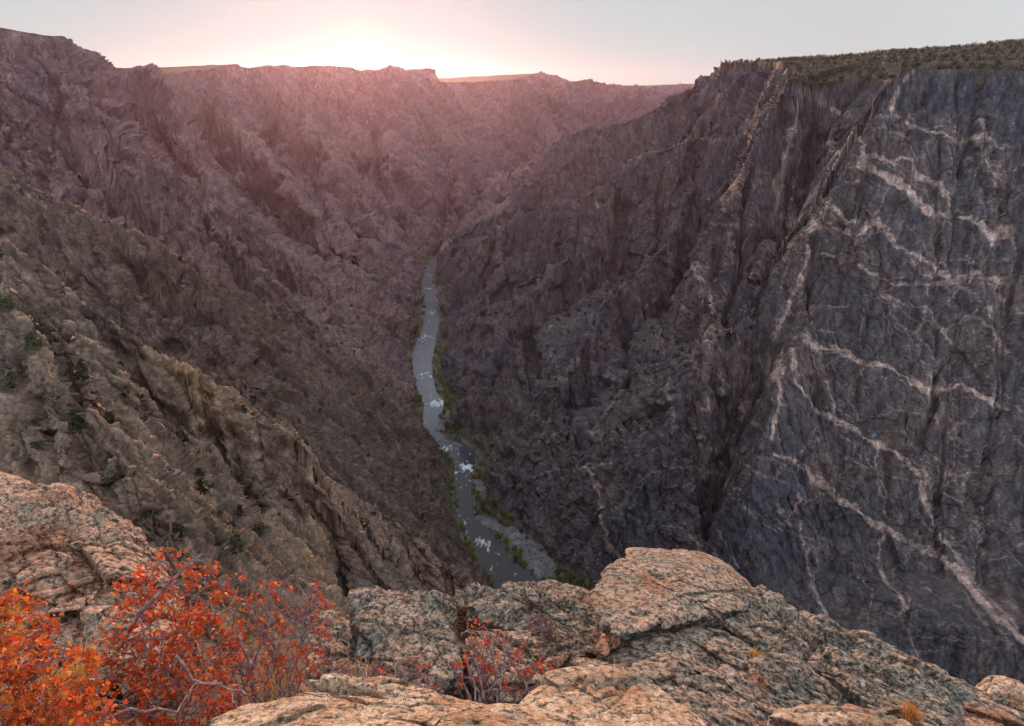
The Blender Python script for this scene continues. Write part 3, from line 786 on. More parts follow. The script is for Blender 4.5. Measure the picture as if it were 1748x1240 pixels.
# which relief points can be seen from the overlook: running highest elevation angle along each line
ELg = np.arctan2(ZF, RD2).reshape(NA, NR); seen = (ELg >= np.maximum.accumulate(ELg, axis=1) - 0.0012).ravel() & (VPX > -20) & (VPX < 1768) & (VPY > 0) & (VPY < 1200) & (TD > 0)
NZF = blur(mz, 1).ravel()
def scatter(cands, n, mind, seed, wt=None):
    g = np.random.RandomState(seed); c = cands[g.permutation(len(cands))] if wt is None else g.choice(cands, min(len(cands), 60 * n), p=wt / wt.sum())
    out = []; cell = {}
    for i in c:
        md = mind * (0.5 + RD2[i] / 1500); k = (int(XF[i] // md), int(YF[i] // md))
        if any((k[0] + a, k[1] + b_) in cell for a in (-1, 0, 1) for b_ in (-1, 0, 1)): continue
        cell[k] = 1; out.append(i)
        if len(out) >= n: break
    return out
def plant_all(idxs, meshes, name, pick, cat, h0, h1, seed):
    g = np.random.RandomState(seed)
    for i in idxs:
        o = bpy.data.objects.new(name, meshes[g.randint(len(meshes))]); COL.objects.link(o)
        h = g.uniform(h0, h1); o.location = (XF[i], YF[i], ZF[i] - 0.06 * h); w = h * g.uniform(.75, 1.2)
        o.scale = (w, w, h); o.rotation_euler = (0, 0, g.uniform(0, 6.28))
        label, group = pick(i); tag(o, label, cat, group)
_, RSIDE = river_dist(XF, YF)
def pick_river(i):
    side = 'right' if RSIDE[i] * SIDE < 0 else 'left'
    reach = 'far upstream' if YF[i] > 1750 else ('near the white rapids' if YF[i] > 1050 else 'along the near reach')
    return 'yellow green tree on the %s river bank %s' % (side, reach), 'trees on the %s bank %s' % (side, reach)
def pick_rim(i):
    q = 'close to the cliff edge' if RD2[i] < 1300 else 'farther back on the plateau'
    return 'dark green juniper bush above the right canyon rim, %s' % q, 'junipers on the right rim %s' % q
def pick_ledge(i):
    q = {0: 'near brown crags at the left', 1: 'shadowed left canyon wall', 7: 'vegetated spur left of the river', 3: 'fluted wall right of the river'}[int(HID[i])]
    return 'dark pine on a ledge of the %s' % q, 'pines on the %s' % q
c = np.nonzero(seen & (RD > 1.5) & (RD < 34) & (ZF < ZR + 26) & (bar_dist(XF, YF) > 0) & (YF < 2700) & (YF > 600))[0]
plant_all(scatter(c, 270, 5, 1), RIV, 'riverside_tree', pick_river, 'tree', 6, 13, 2)
c = np.nonzero(seen & (HID == ID['plateau']) & (XF > 300) & (RD2 < 2100))[0]
rim_i = scatter(c, 230, 7, 3)
plant_all(rim_i, JUN, 'juniper', pick_rim, 'juniper', 5, 11, 4)
c = np.nonzero(seen & np.isin(HID, (ID['spur'], ID['right_wall'], ID['near_crag'], ID['left_wall'])) & (NZF > 0.68) & (RD > 40) & (RD2 > 240) & (RD2 < 1700) & (VPY < 960))[0]
plant_all(scatter(c, 260, 7, 5), PIN + JUN, 'pinyon_pine', pick_ledge, 'pine', 4.5, 9, 6)
def scrub(name, label, cands, n, mind, h0, h1, seed, protos):
    g = np.random.RandomState(seed); ids = scatter(cands, n, mind, seed); Vs = []; Fs = []; Cs = []; b_ = 0
    for i in ids:
        V, F, C = protos[g.randint(len(protos))]; h = g.uniform(h0, h1) * (1 + RD2[i] / 4000); a = g.uniform(0, 6.28)
        R3 = np.array([[math.cos(a), -math.sin(a), 0], [math.sin(a), math.cos(a), 0], [0, 0, 1]])
        Vs.append((V * h) @ R3.T + np.array([XF[i], YF[i], ZF[i] - .1 * h])); Fs.append(F + b_); Cs.append(C * g.uniform(.75, 1.3)); b_ += len(V)
    if Vs: tag(mesh_np(name, np.concatenate(Vs), np.concatenate(Fs), M_FAR, attrs={'tint': np.concatenate(Cs)}), label, 'scrub', kind='stuff')
SP = [clump_tree(60 + k, 34, 'round', (.032, .034, .018), (.07, .056, .028)) for k in range(4)]
c = np.nonzero(seen & (HID == ID['plateau']) & (XF > 200))[0]
scrub('scrub', 'dense scrub covering the plateau behind the right rim', c, 11000, 2.8, 2.5, 6.5, 8, SP)
c = np.nonzero(seen & (np.isin(HID, (1, 2, 3, 7))) & (NZF > 0.62) & (RD > 25) & (RD2 > 420))[0]
scrub('slope_scrub', 'low dark scrub scattered over the canyon slopes', c, 9000, 4, 1.8, 4.6, 9, SP)
c = np.nonzero(seen & (RD > 0.5) & (RD < 30) & (ZF < ZR + 30) & (bar_dist(XF, YF) > 0) & (YF < 2700))[0]
SG = [clump_tree(80 + k, 34, 'round', (.09, .11, .02), (.22, .20, .05)) for k in range(3)]
scrub('riverbank_brush', 'green and yellow brush lining the river banks', c, 1500, 2.5, 2, 4, 10, SG)
log('far plants')

# ------------------------------------------------------------------ the overlook: boulders and ground
def boulder_material(name, base, pale, lichen=0.5, rust=0.3, dark=0.5, off=0.0):
    m, nt, b = new_mat(name)
    geo = N(nt, 'ShaderNodeNewGeometry')
    mp = N(nt, 'ShaderNodeMapping'); mp.inputs['Location'].default_value = (off, off * 1.7, 0)
    nt.links.new(geo.outputs['Position'], mp.inputs['Vector']); pos = mp.outputs[0]
    def noise(scale, detail=6.0, rough=0.65, dist=0.0):
        n = N(nt, 'ShaderNodeTexNoise', i_Scale=scale, i_Detail=detail, i_Roughness=rough, i_Distortion=dist)
        nt.links.new(pos, n.inputs['Vector']); return n.outputs[0]
    big = noise(2.2, 5); mid = noise(9, 8, .7); fine = noise(60, 6, .75); grain = noise(220, 3, .7); lic = noise(3.0, 11, .76, .5); lic2 = noise(17, 7, .75, .4); ru = noise(3.1, 6, .7, .5); dk = noise(34, 8, .8)
    c = mixc(nt, ramp(nt, [(.40, 0), (.60, 1)], mid).outputs[0], base, pale)
    c = mixc(nt, 1.0, c, ramp(nt, [(.36, .5), (.5, 1.0), (.64, 1.45)], fine).outputs[0], 'MULTIPLY')
    c = mixc(nt, math_n(nt, 'MULTIPLY', ramp(nt, [(.56 - .12 * rust, 0), (.68 - .06 * rust, 1)], ru).outputs[0], .8), c, (.42, .17, .075))
    g = ramp(nt, [(.62 - .16 * lichen, 0), (.65 - .15 * lichen, 1)], lic)
    gc = mixc(nt, ramp(nt, [(.4, 0), (.6, 1)], fine).outputs[0], (.19, .19, .155), (.50, .51, .43))
    c = mixc(nt, math_n(nt, 'MULTIPLY', g.outputs[0], .85), c, gc)
    c = mixc(nt, ramp(nt, [(.42, .0), (.62, .30 * dark)], big).outputs[0], c, (.20, .15, .12))
    g2 = ramp(nt, [(.66 - .10 * lichen, 0), (.69 - .10 * lichen, 1)], lic2)
    c = mixc(nt, math_n(nt, 'MULTIPLY', g2.outputs[0], .7), c, (.58, .57, .50))
    d = ramp(nt, [(.58 - .12 * dark, 0), (.63 - .10 * dark, 1)], dk)
    c = mixc(nt, math_n(nt, 'MULTIPLY', d.outputs[0], .85), c, (.05, .04, .035))
    c = mixc(nt, .7, c, ramp(nt, [(.36, .5), (.5, 1.0), (.64, 1.5)], grain).outputs[0], 'MULTIPLY')
    nt.links.new(c, b.inputs['Base Color'])
    b.inputs['Roughness'].default_value = .9; b.inputs['Specular IOR Level'].default_value = .25
    hsum = math_n(nt, 'ADD', math_n(nt, 'MULTIPLY', mid, 1.0), math_n(nt, 'ADD', math_n(nt, 'MULTIPLY', fine, .45), math_n(nt, 'MULTIPLY', grain, .15)))
    hsum = math_n(nt, 'ADD', hsum, math_n(nt, 'MULTIPLY', d.outputs[0], -.25))
    bmp = N(nt, 'ShaderNodeBump', i_Strength=1.0, i_Distance=.035)
    nt.links.new(hsum, bmp.inputs['Height']); nt.links.new(bmp.outputs[0], b.inputs['Normal'])
    return m
MB_WARM = boulder_material('warm_granite', (.68, .45, .29), (.88, .73, .56), .34, .55, .36)
MB_GREY = boulder_material('lichen_granite', (.42, .32, .25), (.68, .55, .45), .62, .25, .68, 3.1)
MB_PINK = boulder_material('pink_granite', (.62, .37, .25), (.78, .55, .42), .42, .6, .5, 7.7)
MB_KNOB = boulder_material('rusty_granite', (.50, .35, .26), (.70, .56, .45), .60, .65, .6, 5.2)
def cube_sphere(n):
    """unit directions, quads"""
    a = np.tan(np.linspace(-math.pi / 4, math.pi / 4, n + 1)); V = []; F = []
    key = {}
    Vs = []; Fs = []; off = 0
    for ax in range(3):
        for sg in (-1, 1):
            u, v = np.meshgrid(a, a, indexing='ij'); w = np.full_like(u, sg)
            p = np.zeros((n + 1, n + 1, 3)); p[..., ax] = w; p[..., (ax + 1) % 3] = u; p[..., (ax + 2) % 3] = v
            i = np.arange((n + 1) ** 2).reshape(n + 1, n + 1) + off
            q = np.stack([i[:-1, :-1], i[1:, :-1], i[1:, 1:], i[:-1, 1:]], -1).reshape(-1, 4)
            if sg < 0: q = q[:, ::-1]
            Vs.append(p.reshape(-1, 3)); Fs.append(q); off += (n + 1) ** 2
    V = np.concatenate(Vs); F = np.concatenate(Fs)
    _, first, inv = np.unique(np.round(V, 6), axis=0, return_index=True, return_inverse=True)
    V = V[first]; F = inv.reshape(-1)[F]
    return V / np.linalg.norm(V, axis=1, keepdims=True), F
CS = {}
_j = np.random.RandomState(3); JN = _j.normal(size=(64, 3)); JN /= np.linalg.norm(JN, axis=1, keepdims=True); JO = _j.uniform(-.6, .6, 64)
def boulder(label, outline, depth, mat, seed, n=120, p=45, rough=1.0, bulge=0.05, grp=None, layer=0.0, back=0.25):
    top = np.array([P(*q) for q in outline]); c = top.mean(0)
    e1 = top - c; u_, s_, vt = np.linalg.svd(e1); nn = vt[2]
    if nn @ c > 0: nn = -nn           # towards the viewer
    size = np.abs(e1).max()
    inner = c + e1 * 0.55 + nn * bulge * size
    away = c / np.linalg.norm(c); away[2] = 0
    low = c + e1 * 0.92 + np.array([0, 0, -depth]) + away * back
    pts = np.concatenate([top, inner, low])
    bm = bmesh.new()
    for q in pts: bm.verts.new(q)
    r_ = bmesh.ops.convex_hull(bm, input=bm.verts[:]); bm.normal_update()
    bmesh.ops.triangulate(bm, faces=bm.faces[:]); bm.normal_update()
    cen = pts.mean(0)
    nr = []; ds = []
    for f in bm.faces:
        nv = np.array(f.normal); q = np.array(f.verts[0].co)
        if f.calc_area() < 1e-8: continue
        d = nv @ (q - cen)
        if d < 0: nv = -nv; d = -d
        nr.append(nv); ds.append(max(d, 1e-3))
    bm.free()
    nr = np.array(nr); ds = np.array(ds)
    if n not in CS: CS[n] = cube_sphere(n)
    D_, F_ = CS[n]
    q = np.maximum(0, D_ @ nr.T) / ds
    rad = 1 / (np.sum(q ** p, axis=1) ** (1 / p))
    V = cen + D_ * rad[:, None] * 1.02
    x, y, z = [V[:, i].astype(np.float32) + seed * 3.3 for i in range(3)]
    k = size * 0.5 + 0.25; cenf = -cen
    def dd(x, y, z):
        a, cr_, _ = facets(x / .42, y / .42, z / .30 + 4)
        a2, cr2, _ = facets(x / .13 + 3, y / .13, z / .09)
        f = .04 * fbm(x / .35, y / .35, z / .3, 4) + .026 * a2 + .10 * a - .018 * (1 - cr2) - .03 * (1 - cr_)
        f += .012 * fbm(x / .05, y / .05, z / .05, 3)
        for q in range(5):
            pn = JN[(seed * 5 + q) % 64]; off = JO[(seed * 5 + q) % 64] * size * .8
            dp = np.abs((x - seed * 3.3 + cenf[0]) * pn[0] + (y - seed * 3.3 + cenf[1]) * pn[1] + (z - seed * 3.3 + cenf[2]) * pn[2] - off + .05 * vn(x / .25, y / .25, z / .25) + .012 * vn(x / .05, y / .05, z / .05))
            f -= (.075 if q < 2 else .035) * np.clip(1 - dp / (.022 if q < 2 else .013), 0, 1)
        if layer: f += layer * np.abs(fbm((x + z * .4) / .8, y / .8, (z - x * .25) / .10, 3))
        return f.astype(np.float32)
    d = par(dd, x, y, z, n=8) * rough * min(1.0, k)
    V = V + D_ * d[:, None]
    o = mesh_np('boulder', V - cen, F_, mat, smooth=True)
    o.location = cen
    tag(o, label, 'boulder', grp)
    return o
boulder('broad orange pink boulder with green lichen rising at the left edge behind the red shrubs',
        [(-90,800,4.5),(0,812,4.5),(60,815,4.5),(120,836,4.5),(185,862,4.4),(228,900,4.3),(262,940,4.1),(300,985,3.9),(330,1040,3.6),(300,1130,3.1),(150,1190,2.8),(-90,1170,2.9)], 1.6, MB_PINK, 1, 230, rough=1.0, layer=.03)
boulder('blocky grey lichen covered boulder with a flat top, left of the cracked ones',
        [(597,1004,3.6),(640,998,3.7),(740,1000,3.7),(770,1010,3.7),(784,1040,3.6),(790,1110,3.3),(794,1172,3.1),(700,1182,3.0),(610,1172,3.1),(594,1080,3.3)], 1.0, MB_GREY, 2, 150, p=30)
boulder('rounded grey boulder with a dry red tuft on it, left of the knob shaped rock',
        [(800,1032,3.9),(826,1012,4.0),(860,988,4.1),(940,983,4.2),(1005,1000,4.2),(1042,1045,4.0),(1045,1090,3.8),(990,1122,3.6),(940,1100,3.7),(890,1082,3.7),(795,1054,3.75)], .5, MB_GREY, 3, 150, back=.4)
boulder('grey rock under the rounded boulder, behind the small red shrub',
        [(790,1062,3.6),(890,1088,3.6),(940,1106,3.6),(1000,1112,3.55),(1020,1150,3.3),(960,1190,3.1),(860,1200,3.0),(796,1160,3.2)], .9, MB_GREY, 4, 110)
boulder('small pale rock behind the gap between the two grey boulders',
        [(772,1003,4.6),(830,998,4.7),(860,1010,4.7),(800,1040,4.5),(775,1030,4.5)], .5, MB_GREY, 5, 50)
boulder('knob shaped boulder with a rusty orange underside overhanging the big sloping slab',
        [(1010,1004,3.6),(1034,972,3.8),(1070,960,3.9),(1130,964,3.95),(1205,966,4.0),(1252,986,4.0),(1296,1020,3.95),(1250,1040,3.5),(1150,1050,3.2),(1092,1084,3.0),(1045,1090,3.0),(1008,1046,3.2)], .22, MB_KNOB, 6, 170, bulge=.04, back=.6)
boulder('huge sloping lichen covered slab filling the lower right',
        [(986,1135,2.9),(1060,1114,3.15),(1130,1090,3.5),(1200,1070,3.7),(1280,1035,4.0),(1300,1000,4.0),(1350,1030,4.1),(1400,1072,4.1),(1450,1095,4.1),(1530,1135,4.1),(1640,1172,4.0),(1780,1225,3.8),(1780,1330,2.8),(1300,1330,2.2),(1180,1245,2.4),(1100,1178,2.6)],
        1.3, MB_GREY, 7, 300, p=90, rough=.95, layer=.025)
boulder('low orange tan ledge running out to the right edge from under the huge slab',
        [(1440,1112,4.05),(1500,1128,4.15),(1560,1150,4.15),(1640,1180,4.1),(1700,1200,4.05),(1810,1235,3.9),(1830,1330,2.8),(1400,1330,2.5)], .8, MB_PINK, 17, 150, p=60, layer=.02)
boulder('little pinkish stone wedged between the rounded boulder and the big slab',
        [(1014,1112,3.0),(1028,1084,3.1),(1052,1080,3.1),(1058,1100,3.0),(1034,1122,2.95)], .2, MB_PINK, 8, 40)
boulder('low peach coloured slab along the bottom edge of the view',
        [(345,1250,1.95),(385,1202,2.1),(480,1190,2.2),(560,1182,2.25),(650,1172,2.3),(705,1176,2.3),(780,1192,2.25),(870,1200,2.2),(975,1228,2.05),(1000,1330,1.6),(330,1330,1.55)], .7, MB_WARM, 9, 230, rough=.8)
boulder('smooth peach coloured boulder at the bottom in front of the big slab',
        [(880,1200,2.25),(930,1156,2.4),(1000,1143,2.5),(1080,1152,2.5),(1145,1180,2.35),(1208,1235,2.2),(1235,1330,1.8),(860,1330,1.7)], .6, MB_WARM, 10, 170, rough=.7)
boulder('flat tan rock at the bottom edge in front of the big slab',
        [(1328,1226,2.1),(1370,1210,2.2),(1450,1210,2.2),(1540,1216,2.2),(1588,1250,2.1),(1590,1330,1.8),(1320,1330,1.8)], .5, MB_WARM, 11, 90, rough=.7)
boulder('orange rock lump at the far right end of the slab',
        [(1655,1185,3.9),(1678,1160,4.0),(1702,1150,4.0),(1724,1170,4.0),(1755,1172,3.9),(1800,1190,3.9),(1800,1260,3.6),(1655,1245,3.6)], .5, MB_WARM, 12, 80)
boulder('grey rock half hidden behind the right side of the tall red shrubs',
        [(520,1050,4.0),(570,1040,4.1),(598,1060,4.0),(606,1130,3.6),(590,1160,3.4),(520,1160,3.3)], .8, MB_GREY, 13, 70)
boulder('shaded low rock on the ground between the shrubs and the blocky boulder',
        [(560,1150,2.9),(620,1130,3.0),(700,1150,2.9),(740,1180,2.7),(640,1210,2.5),(560,1200,2.6)], .4, MB_GREY, 14, 60)
def ground():
    n = 160; xs = np.linspace(-5, 6, n); ys = np.linspace(.2, 7.5, n); Xg, Yg = np.meshgrid(xs, ys, indexing='ij')
    z = -1.80 - .78 * (Yg - 1) - 1.1 * np.maximum(0, Xg - .9) - np.maximum(0, Yg - 3.6 + .25 * vn(Xg, Yg, Xg * 0)) ** 1.6 * 1.6 + .10 * fbm(Xg * 1.3, Yg * 1.3, Xg * 0, 4) + .02 * fbm(Xg * 14, Yg * 14, Xg * 0, 3)
    idx = np.arange(n * n).reshape(n, n)
    q = np.stack([idx[:-1, :-1], idx[1:, :-1], idx[1:, 1:], idx[:-1, 1:]], -1).reshape(-1, 4)
    m, nt, b = new_mat('soil'); geo = N(nt, 'ShaderNodeNewGeometry'); nn = N(nt, 'ShaderNodeTexNoise', i_Scale=24.0, i_Detail=8.0, i_Roughness=.75)
    nt.links.new(geo.outputs['Position'], nn.inputs['Vector'])
    nt.links.new(ramp(nt, [(.3, (.05, .032, .022)), (.5, (.13, .085, .055)), (.7, (.24, .16, .10))], nn.outputs[0]).outputs[0], b.inputs['Base Color'])
    bmp = N(nt, 'ShaderNodeBump', i_Strength=.9, i_Distance=.03); nt.links.new(nn.outputs[0], bmp.inputs['Height']); nt.links.new(bmp.outputs[0], b.inputs['Normal']); b.inputs['Roughness'].default_value = .95
    o = mesh_np('ground', np.stack([Xg.ravel(), Yg.ravel(), z.ravel()], -1), q, m, smooth=True)
    tag(o, 'bare soil of the overlook between the boulders', 'ground', kind='structure')
ground()
log('boulders')

# ------------------------------------------------------------------ shrubs and grass
M_LEAF = leaf_mat('autumn_leaf', .45, .5)
def bark_mat():
    m, nt, b = new_mat('twig_bark'); geo = N(nt, 'ShaderNodeNewGeometry'); nn = N(nt, 'ShaderNodeTexNoise', i_Scale=40.0, i_Detail=4.0)
    nt.links.new(geo.outputs['Position'], nn.inputs['Vector'])
    nt.links.new(ramp(nt, [(.3, (.09, .055, .06)), (.5, (.24, .16, .165)), (.7, (.42, .34, .34))], nn.outputs[0]).outputs[0], b.inputs['Base Color']); b.inputs['Roughness'].default_value = .8
    return m
M_BARK = bark_mat()
class Tubes:
    def __init__(s): s.V = []; s.F = []; s.n = 0
    def add(s, pts, r0, r1, k=4):
        pts = np.array(pts); L = len(pts); rings = []
        for i in range(L):
            d = pts[min(i + 1, L - 1)] - pts[max(i - 1, 0)]; d = d / (np.linalg.norm(d) + 1e-9)
            a = np.cross(d, [0.3, 0.2, 1.0]); a /= np.linalg.norm(a) + 1e-9; b_ = np.cross(d, a)
            r = r0 + (r1 - r0) * i / (L - 1); ph = np.arange(k) * 2 * math.pi / k
            rings.append(pts[i] + r * (np.cos(ph)[:, None] * a + np.sin(ph)[:, None] * b_))
        s.V += rings
        for i in range(L - 1):
            for j in range(k):
                j2 = (j + 1) % k; o = s.n + i * k
                s.F.append([o + j, o + j2, o + k + j2, o + k + j])
        s.n += L * k
    def build(s, name, mat, parent):
        return mesh_np(name, np.concatenate(s.V), np.array(s.F), mat, parent, smooth=True)
def curve(a, b_, g, sag=.12, n=7, rise=.25):
    t = np.linspace(0, 1, n)[:, None]; L = np.linalg.norm(b_ - a)
    mid = (a + b_) / 2 + np.array([0, 0, rise * L * .3]) + g.normal(size=3) * L * sag
    p = (1 - t) ** 2 * a + 2 * t * (1 - t) * mid + t * t * b_
    p[1:-1] += g.normal(size=(n - 2, 3)) * L * .022
    return p
def shrub(name, label, blobs, base, nmain, nleaf, leafsize, cols, seed, twigr=.0016, grp='red leaved shrubs on the overlook', cat='shrub', leaf_name='foliage', bare=0.25):
    g = np.random.RandomState(seed); B0 = P(*base)
    root = empty(name, tuple(B0)); tag(root, label, cat, grp)
    tb = Tubes(); LV = []; LF = []; LC = []
    cs = []; wts = np.array([b_[3] * b_[4] for b_ in blobs], float); wts /= wts.sum()
    def sample(surface=False):
        b_ = blobs[g.choice(len(blobs), p=wts)]; c = P(*b_[:3]); m = b_[2] / FPX
        d = g.normal(size=3); d /= np.linalg.norm(d); r = g.uniform(.35, 1) ** .5
        return c + d * r * np.array([b_[3] * m, (b_[3] + b_[4]) * .45 * m, b_[4] * m * 1.05])
    mains = []
    for i in range(nmain):
        tip = sample(); bb = B0 + g.normal(size=3) * np.array([.07, .07, .0])
        p = curve(bb, tip, g, .10, 10); L = np.linalg.norm(tip - bb); tb.add(p - B0, .0045 + .0035 * g.rand(), .0018, 5); mains.append(p)
    MP = np.concatenate(mains); subs = []
    for i in range(nmain * 9):
        tip = sample(); d = np.linalg.norm(MP - tip, axis=1) + 0.15 * (MP[:, 2] > tip[2]) + g.rand(len(MP)) * .06; a = MP[d.argmin()]
        if np.linalg.norm(tip - a) > .6 or np.linalg.norm(tip - a) < .03: continue
        p = curve(a, tip, g, .13, 7, .15); tb.add(p - B0, .0028, twigr, 4); subs.append(p)
    SPT = np.concatenate(subs + mains)
    ntw = max(20, nleaf // 7)
    for i in range(ntw):
        tip = sample(); d = np.linalg.norm(SPT - tip, axis=1) + g.rand(len(SPT)) * .02; a = SPT[d.argmin()]
        if np.linalg.norm(tip - a) > .3: continue
        p = curve(a, tip, g, .13, 5, .1); tb.add(p - B0, twigr * 1.1, twigr * .6, 3)
        if g.rand() < bare: continue
        for k in range(g.randint(5, 11)):
            t = g.randint(2, 5); c = p[t] + g.normal(size=3) * leafsize * .6
            ax = p[-1] - p[0]; ax = ax / (np.linalg.norm(ax) + 1e-6) + g.normal(size=3) * .8; ax /= np.linalg.norm(ax)
            w = np.cross(ax, g.normal(size=3)); w /= np.linalg.norm(w) + 1e-6; nn = np.cross(ax, w)
            s_ = leafsize * g.uniform(.6, 1.15)
            # an oval, folded leaf with a pointed tip
            q = cols[g.choice(len(cols))]; q = np.array(q) * g.uniform(.6, 1.2); cup = g.uniform(.1, .45)
            for th in (-.95, 0, .95):
                a2 = ax * math.cos(th) + w * math.sin(th); w2 = w * math.cos(th) - ax * math.sin(th); s2 = s_ * (.72 if th == 0 else .55); o = len(LV)
                for (u, v) in [(0, 0), (.35, .30), (.8, .36), (1.05, .0), (.8, -.36), (.35, -.30)]: LV.append(c + s2 * (a2 * u + w2 * v + nn * abs(v) * cup) - B0)
                LF.append([o, o + 1, o + 2, o + 3]); LF.append([o, o + 3, o + 4, o + 5])
                LC += [q * g.uniform(.88, 1.1)] * 6
    tb.build('branches', M_BARK, root)
    if LV: mesh_np(leaf_name, np.array(LV), np.array(LF), M_LEAF, root, attrs={'tint': np.clip(np.array(LC), 0, .9)})
    return root
RED = [(.74, .12, .03), (.80, .17, .04), (.62, .07, .025), (.84, .26, .06), (.72, .12, .04), (.5, .16, .08)]
ORG = [(.78, .17, .03), (.80, .24, .04), (.68, .10, .025), (.82, .34, .06)]
shrub('shrub', 'bright orange shrub cut by the left edge of the view', [(15,1090,2.0,70,95),(60,1170,1.9,110,80),(100,1230,1.8,90,50)], (40,1330,2.0), 14, 3200, .019, ORG + RED[:2], 101)
shrub('shrub', 'tallest red orange shrub in front of the lichen boulder at the left', [(285,985,2.7,60,42),(350,1000,2.7,42,34),(225,1020,2.7,40,34),(260,1085,2.5,90,70),(345,1110,2.5,70,80),(210,1180,2.4,85,65),(330,1200,2.3,90,50)], (290,1330,2.3), 20, 3900, .021, RED, 102)
shrub('shrub', 'rounded red shrub with many bare grey stems, right of the tallest one', [(425,1005,2.8,45,28),(505,1015,2.9,52,34),(550,1050,2.9,26,40),(460,1080,2.8,95,62),(520,1110,2.8,50,60),(420,1150,2.6,80,60)], (450,1280,2.6), 24, 3300, .016, RED, 103, bare=.55)
shrub('shrub', 'small sparse red shrub in front of the cracked grey boulder', [(815,1085,2.8,34,32),(850,1120,2.8,60,40),(800,1145,2.7,40,30),(880,1150,2.7,60,30),(935,1150,2.7,26,16)], (845,1215,2.6), 12, 560, .015, RED[:3] + [(.62, .12, .06)], 104, bare=.3)
shrub('shrub', 'low bare twiggy shrub with few red leaves beside the blocky boulder', [(600,1150,2.75,60,22),(680,1150,2.7,60,16),(730,1170,2.6,40,14)], (650,1200,2.5), 14, 700, .014, RED[:2], 105, bare=.86)
shrub('shrub', 'tiny dry russet tuft growing in the crack of the rounded grey boulder', [(922,1068,3.65,24,20),(940,1085,3.6,12,10)], (922,1092,3.62), 24, 900, .007, [(.26, .10, .06), (.34, .15, .08)], 106, twigr=.0009)
# the dead stem leaning over the tallest shrub
tb = Tubes(); root = empty('dead_branch', tuple(P(235, 1060, 2.5))); B0 = P(235, 1060, 2.5); g = np.random.RandomState(5)
tag(root, 'bare grey branch leaning up to the right out of the tallest red shrub', 'branch')
tb.add(np.array([P(*q) for q in [(200,1110,2.4),(240,1045,2.4),(270,1015,2.4),(300,985,2.4),(322,962,2.4),(345,946,2.4)]]) - B0, .009, .003, 6)
tb.add(np.array([P(*q) for q in [(322,962,2.4),(338,955,2.42),(352,962,2.42)]]) - B0, .003, .001, 4)
tb.build('stem', M_BARK, root)
for lab, pts in (('pale twisted branch lying under the red shrubs near the bottom slab', [(300,1120,2.2),(330,1160,2.2),(375,1172,2.2),(410,1180,2.2),(435,1192,2.2)]),
                 ('long pale bare branch reaching across the foot of the red shrubs', [(150,1240,1.9),(220,1212,1.95),(300,1218,2.0),(330,1170,2.1),(360,1168,2.15)]),
                 ('upright forked grey branch inside the rounded red shrub', [(430,1135,2.45),(415,1100,2.45),(400,1062,2.45),(392,1040,2.45)])):
    tb = Tubes(); B0 = P(*pts[0]); root = empty('dead_branch', tuple(B0)); tag(root, lab, 'branch')
    pp = np.array([P(*q) for q in pts]); pp = np.concatenate([pp[:1]] + [np.array([pp[i] * (1 - t) + pp[i + 1] * t + g.normal(size=3) * .004 for t in (.33, .66, 1)]) for i in range(len(pp) - 1)])
    tb.add(pp - B0, .006, .002, 5)
    for k in range(5):
        a = pp[g.randint(3, len(pp))]; tb.add(curve(a, a + g.normal(size=3) * .07 + np.array([0, 0, .05]), g) - B0, .0022, .0008, 4)
    tb.build('stem', M_BARK, root)
def grass(label, base, w, h, n, col, seed):
    g = np.random.RandomState(seed); B0 = P(*base); V = []; F = []; C = []
    for i in range(n):
        a = g.uniform(0, 6.28); r = w * g.rand() ** .7; b_ = np.array([math.cos(a) * r * .5, math.sin(a) * r * .5, 0]); L = h * g.uniform(.5, 1.1)
        out = np.array([math.cos(a), math.sin(a), 0]) * L * g.uniform(.1, .7); wd = np.array([-math.sin(a), math.cos(a), 0]) * .0013
        o = len(V); m_ = b_ + out * .35 + np.array([0, 0, L * .6]); t = b_ + out + np.array([0, 0, L * g.uniform(.75, 1)])
        V += [b_ - wd, b_ + wd, m_ + wd * .8, m_ - wd * .8, t]; F += [[o, o + 1, o + 2, o + 3], [o + 3, o + 2, o + 4, o + 4]]
        C += [np.array(col) * g.uniform(.6, 1.3)] * 5
    F3 = [f[:3] for f in F] + [[f[0], f[2], f[3]] for f in F if f[2] != f[3]]
    o = mesh_np('grass_tuft', np.array(V), np.array(F3), M_LEAF, attrs={'tint': np.clip(np.array(C), 0, .9)})
    o.location = B0; tag(o, label, 'grass', 'dry grass tufts on the overlook')
YG = (.62, .38, .11); OG = (.62, .30, .08)
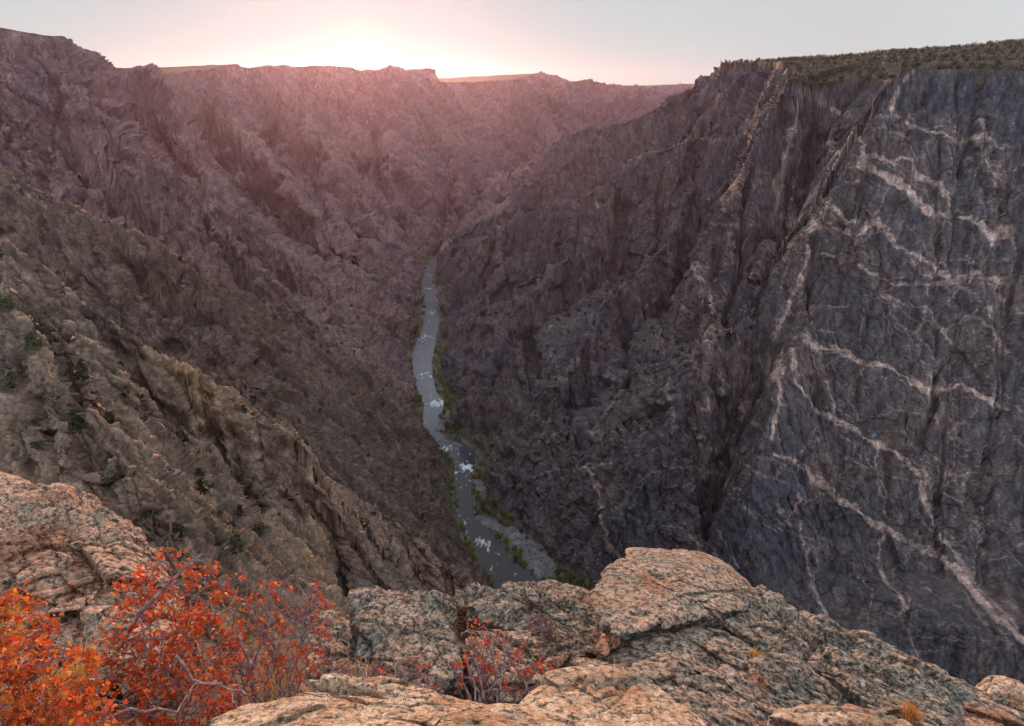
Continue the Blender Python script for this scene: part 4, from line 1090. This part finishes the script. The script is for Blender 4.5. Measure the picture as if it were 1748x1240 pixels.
grass('tall yellow grass tuft between the orange shrub and the tallest red shrub', (135,1190,2.3), .12, .22, 260, YG, 1)
grass('golden grass tuft at the very left beside the orange shrub', (15,1120,2.4), .10, .22, 200, YG, 2)
grass('straw coloured grass at the bottom left corner under the orange shrub', (60,1245,2.0), .25, .16, 420, YG, 3)
grass('short golden grass tuft high on the crest of the big slab, below the knob', (1343,1056,3.95), .04, .06, 130, YG, 4)
grass('orange grass tuft on the crest of the big slab near its low right end', (1546,1160,3.75), .07, .08, 220, OG, 5)
grass('orange grass tuft at the bottom right on the big slab', (1552,1225,2.9), .07, .07, 220, OG, 6)
grass('small yellow grass tuft in the middle of the big slab', (1288,1122,3.1), .06, .04, 140, YG, 7)
grass('little golden grass sprig at the foot of the russet tuft', (945,1098,3.6), .03, .05, 60, YG, 8)
grass('dry grass behind the low twiggy shrub at the foot of the blocky boulder', (620,1165,2.7), .2, .06, 120, (.40, .27, .14), 9)
grass('straw grass under the rounded red shrub', (470,1190,2.5), .2, .07, 120, (.45, .28, .13), 10)
log('foreground')

# ------------------------------------------------------------------ air
def haze():
    bm = bmesh.new(); bmesh.ops.create_cube(bm, size=1.0)
    me = bpy.data.meshes.new('haze'); 
    x0, x1, y0, y1, z0, z1 = -14000, 14000, -700, 15000, -760, 340
    for v in bm.verts:
        v.co = Vector(((x0, x1)[v.co.x > 0], (y0, y1)[v.co.y > 0], (z0, z1)[v.co.z > 0]))
    bm.to_mesh(me); bm.free()
    o = bpy.data.objects.new('haze', me); COL.objects.link(o)
    m = bpy.data.materials.new('air'); m.use_nodes = True; nt = m.node_tree; nt.nodes.clear()
    v = nt.nodes.new('ShaderNodeVolumePrincipled'); out = nt.nodes.new('ShaderNodeOutputMaterial')
    v.inputs['Color'].default_value = (0.96, 0.70, 0.94, 1)
    v.inputs['Density'].default_value = 0.15e-4
    v.inputs['Anisotropy'].default_value = 0.78
    nt.links.new(v.outputs[0], out.inputs['Volume'])
    me.materials.append(m)
    tag(o, 'pale evening haze filling the canyon', 'haze', kind='stuff')
haze()
log('done')
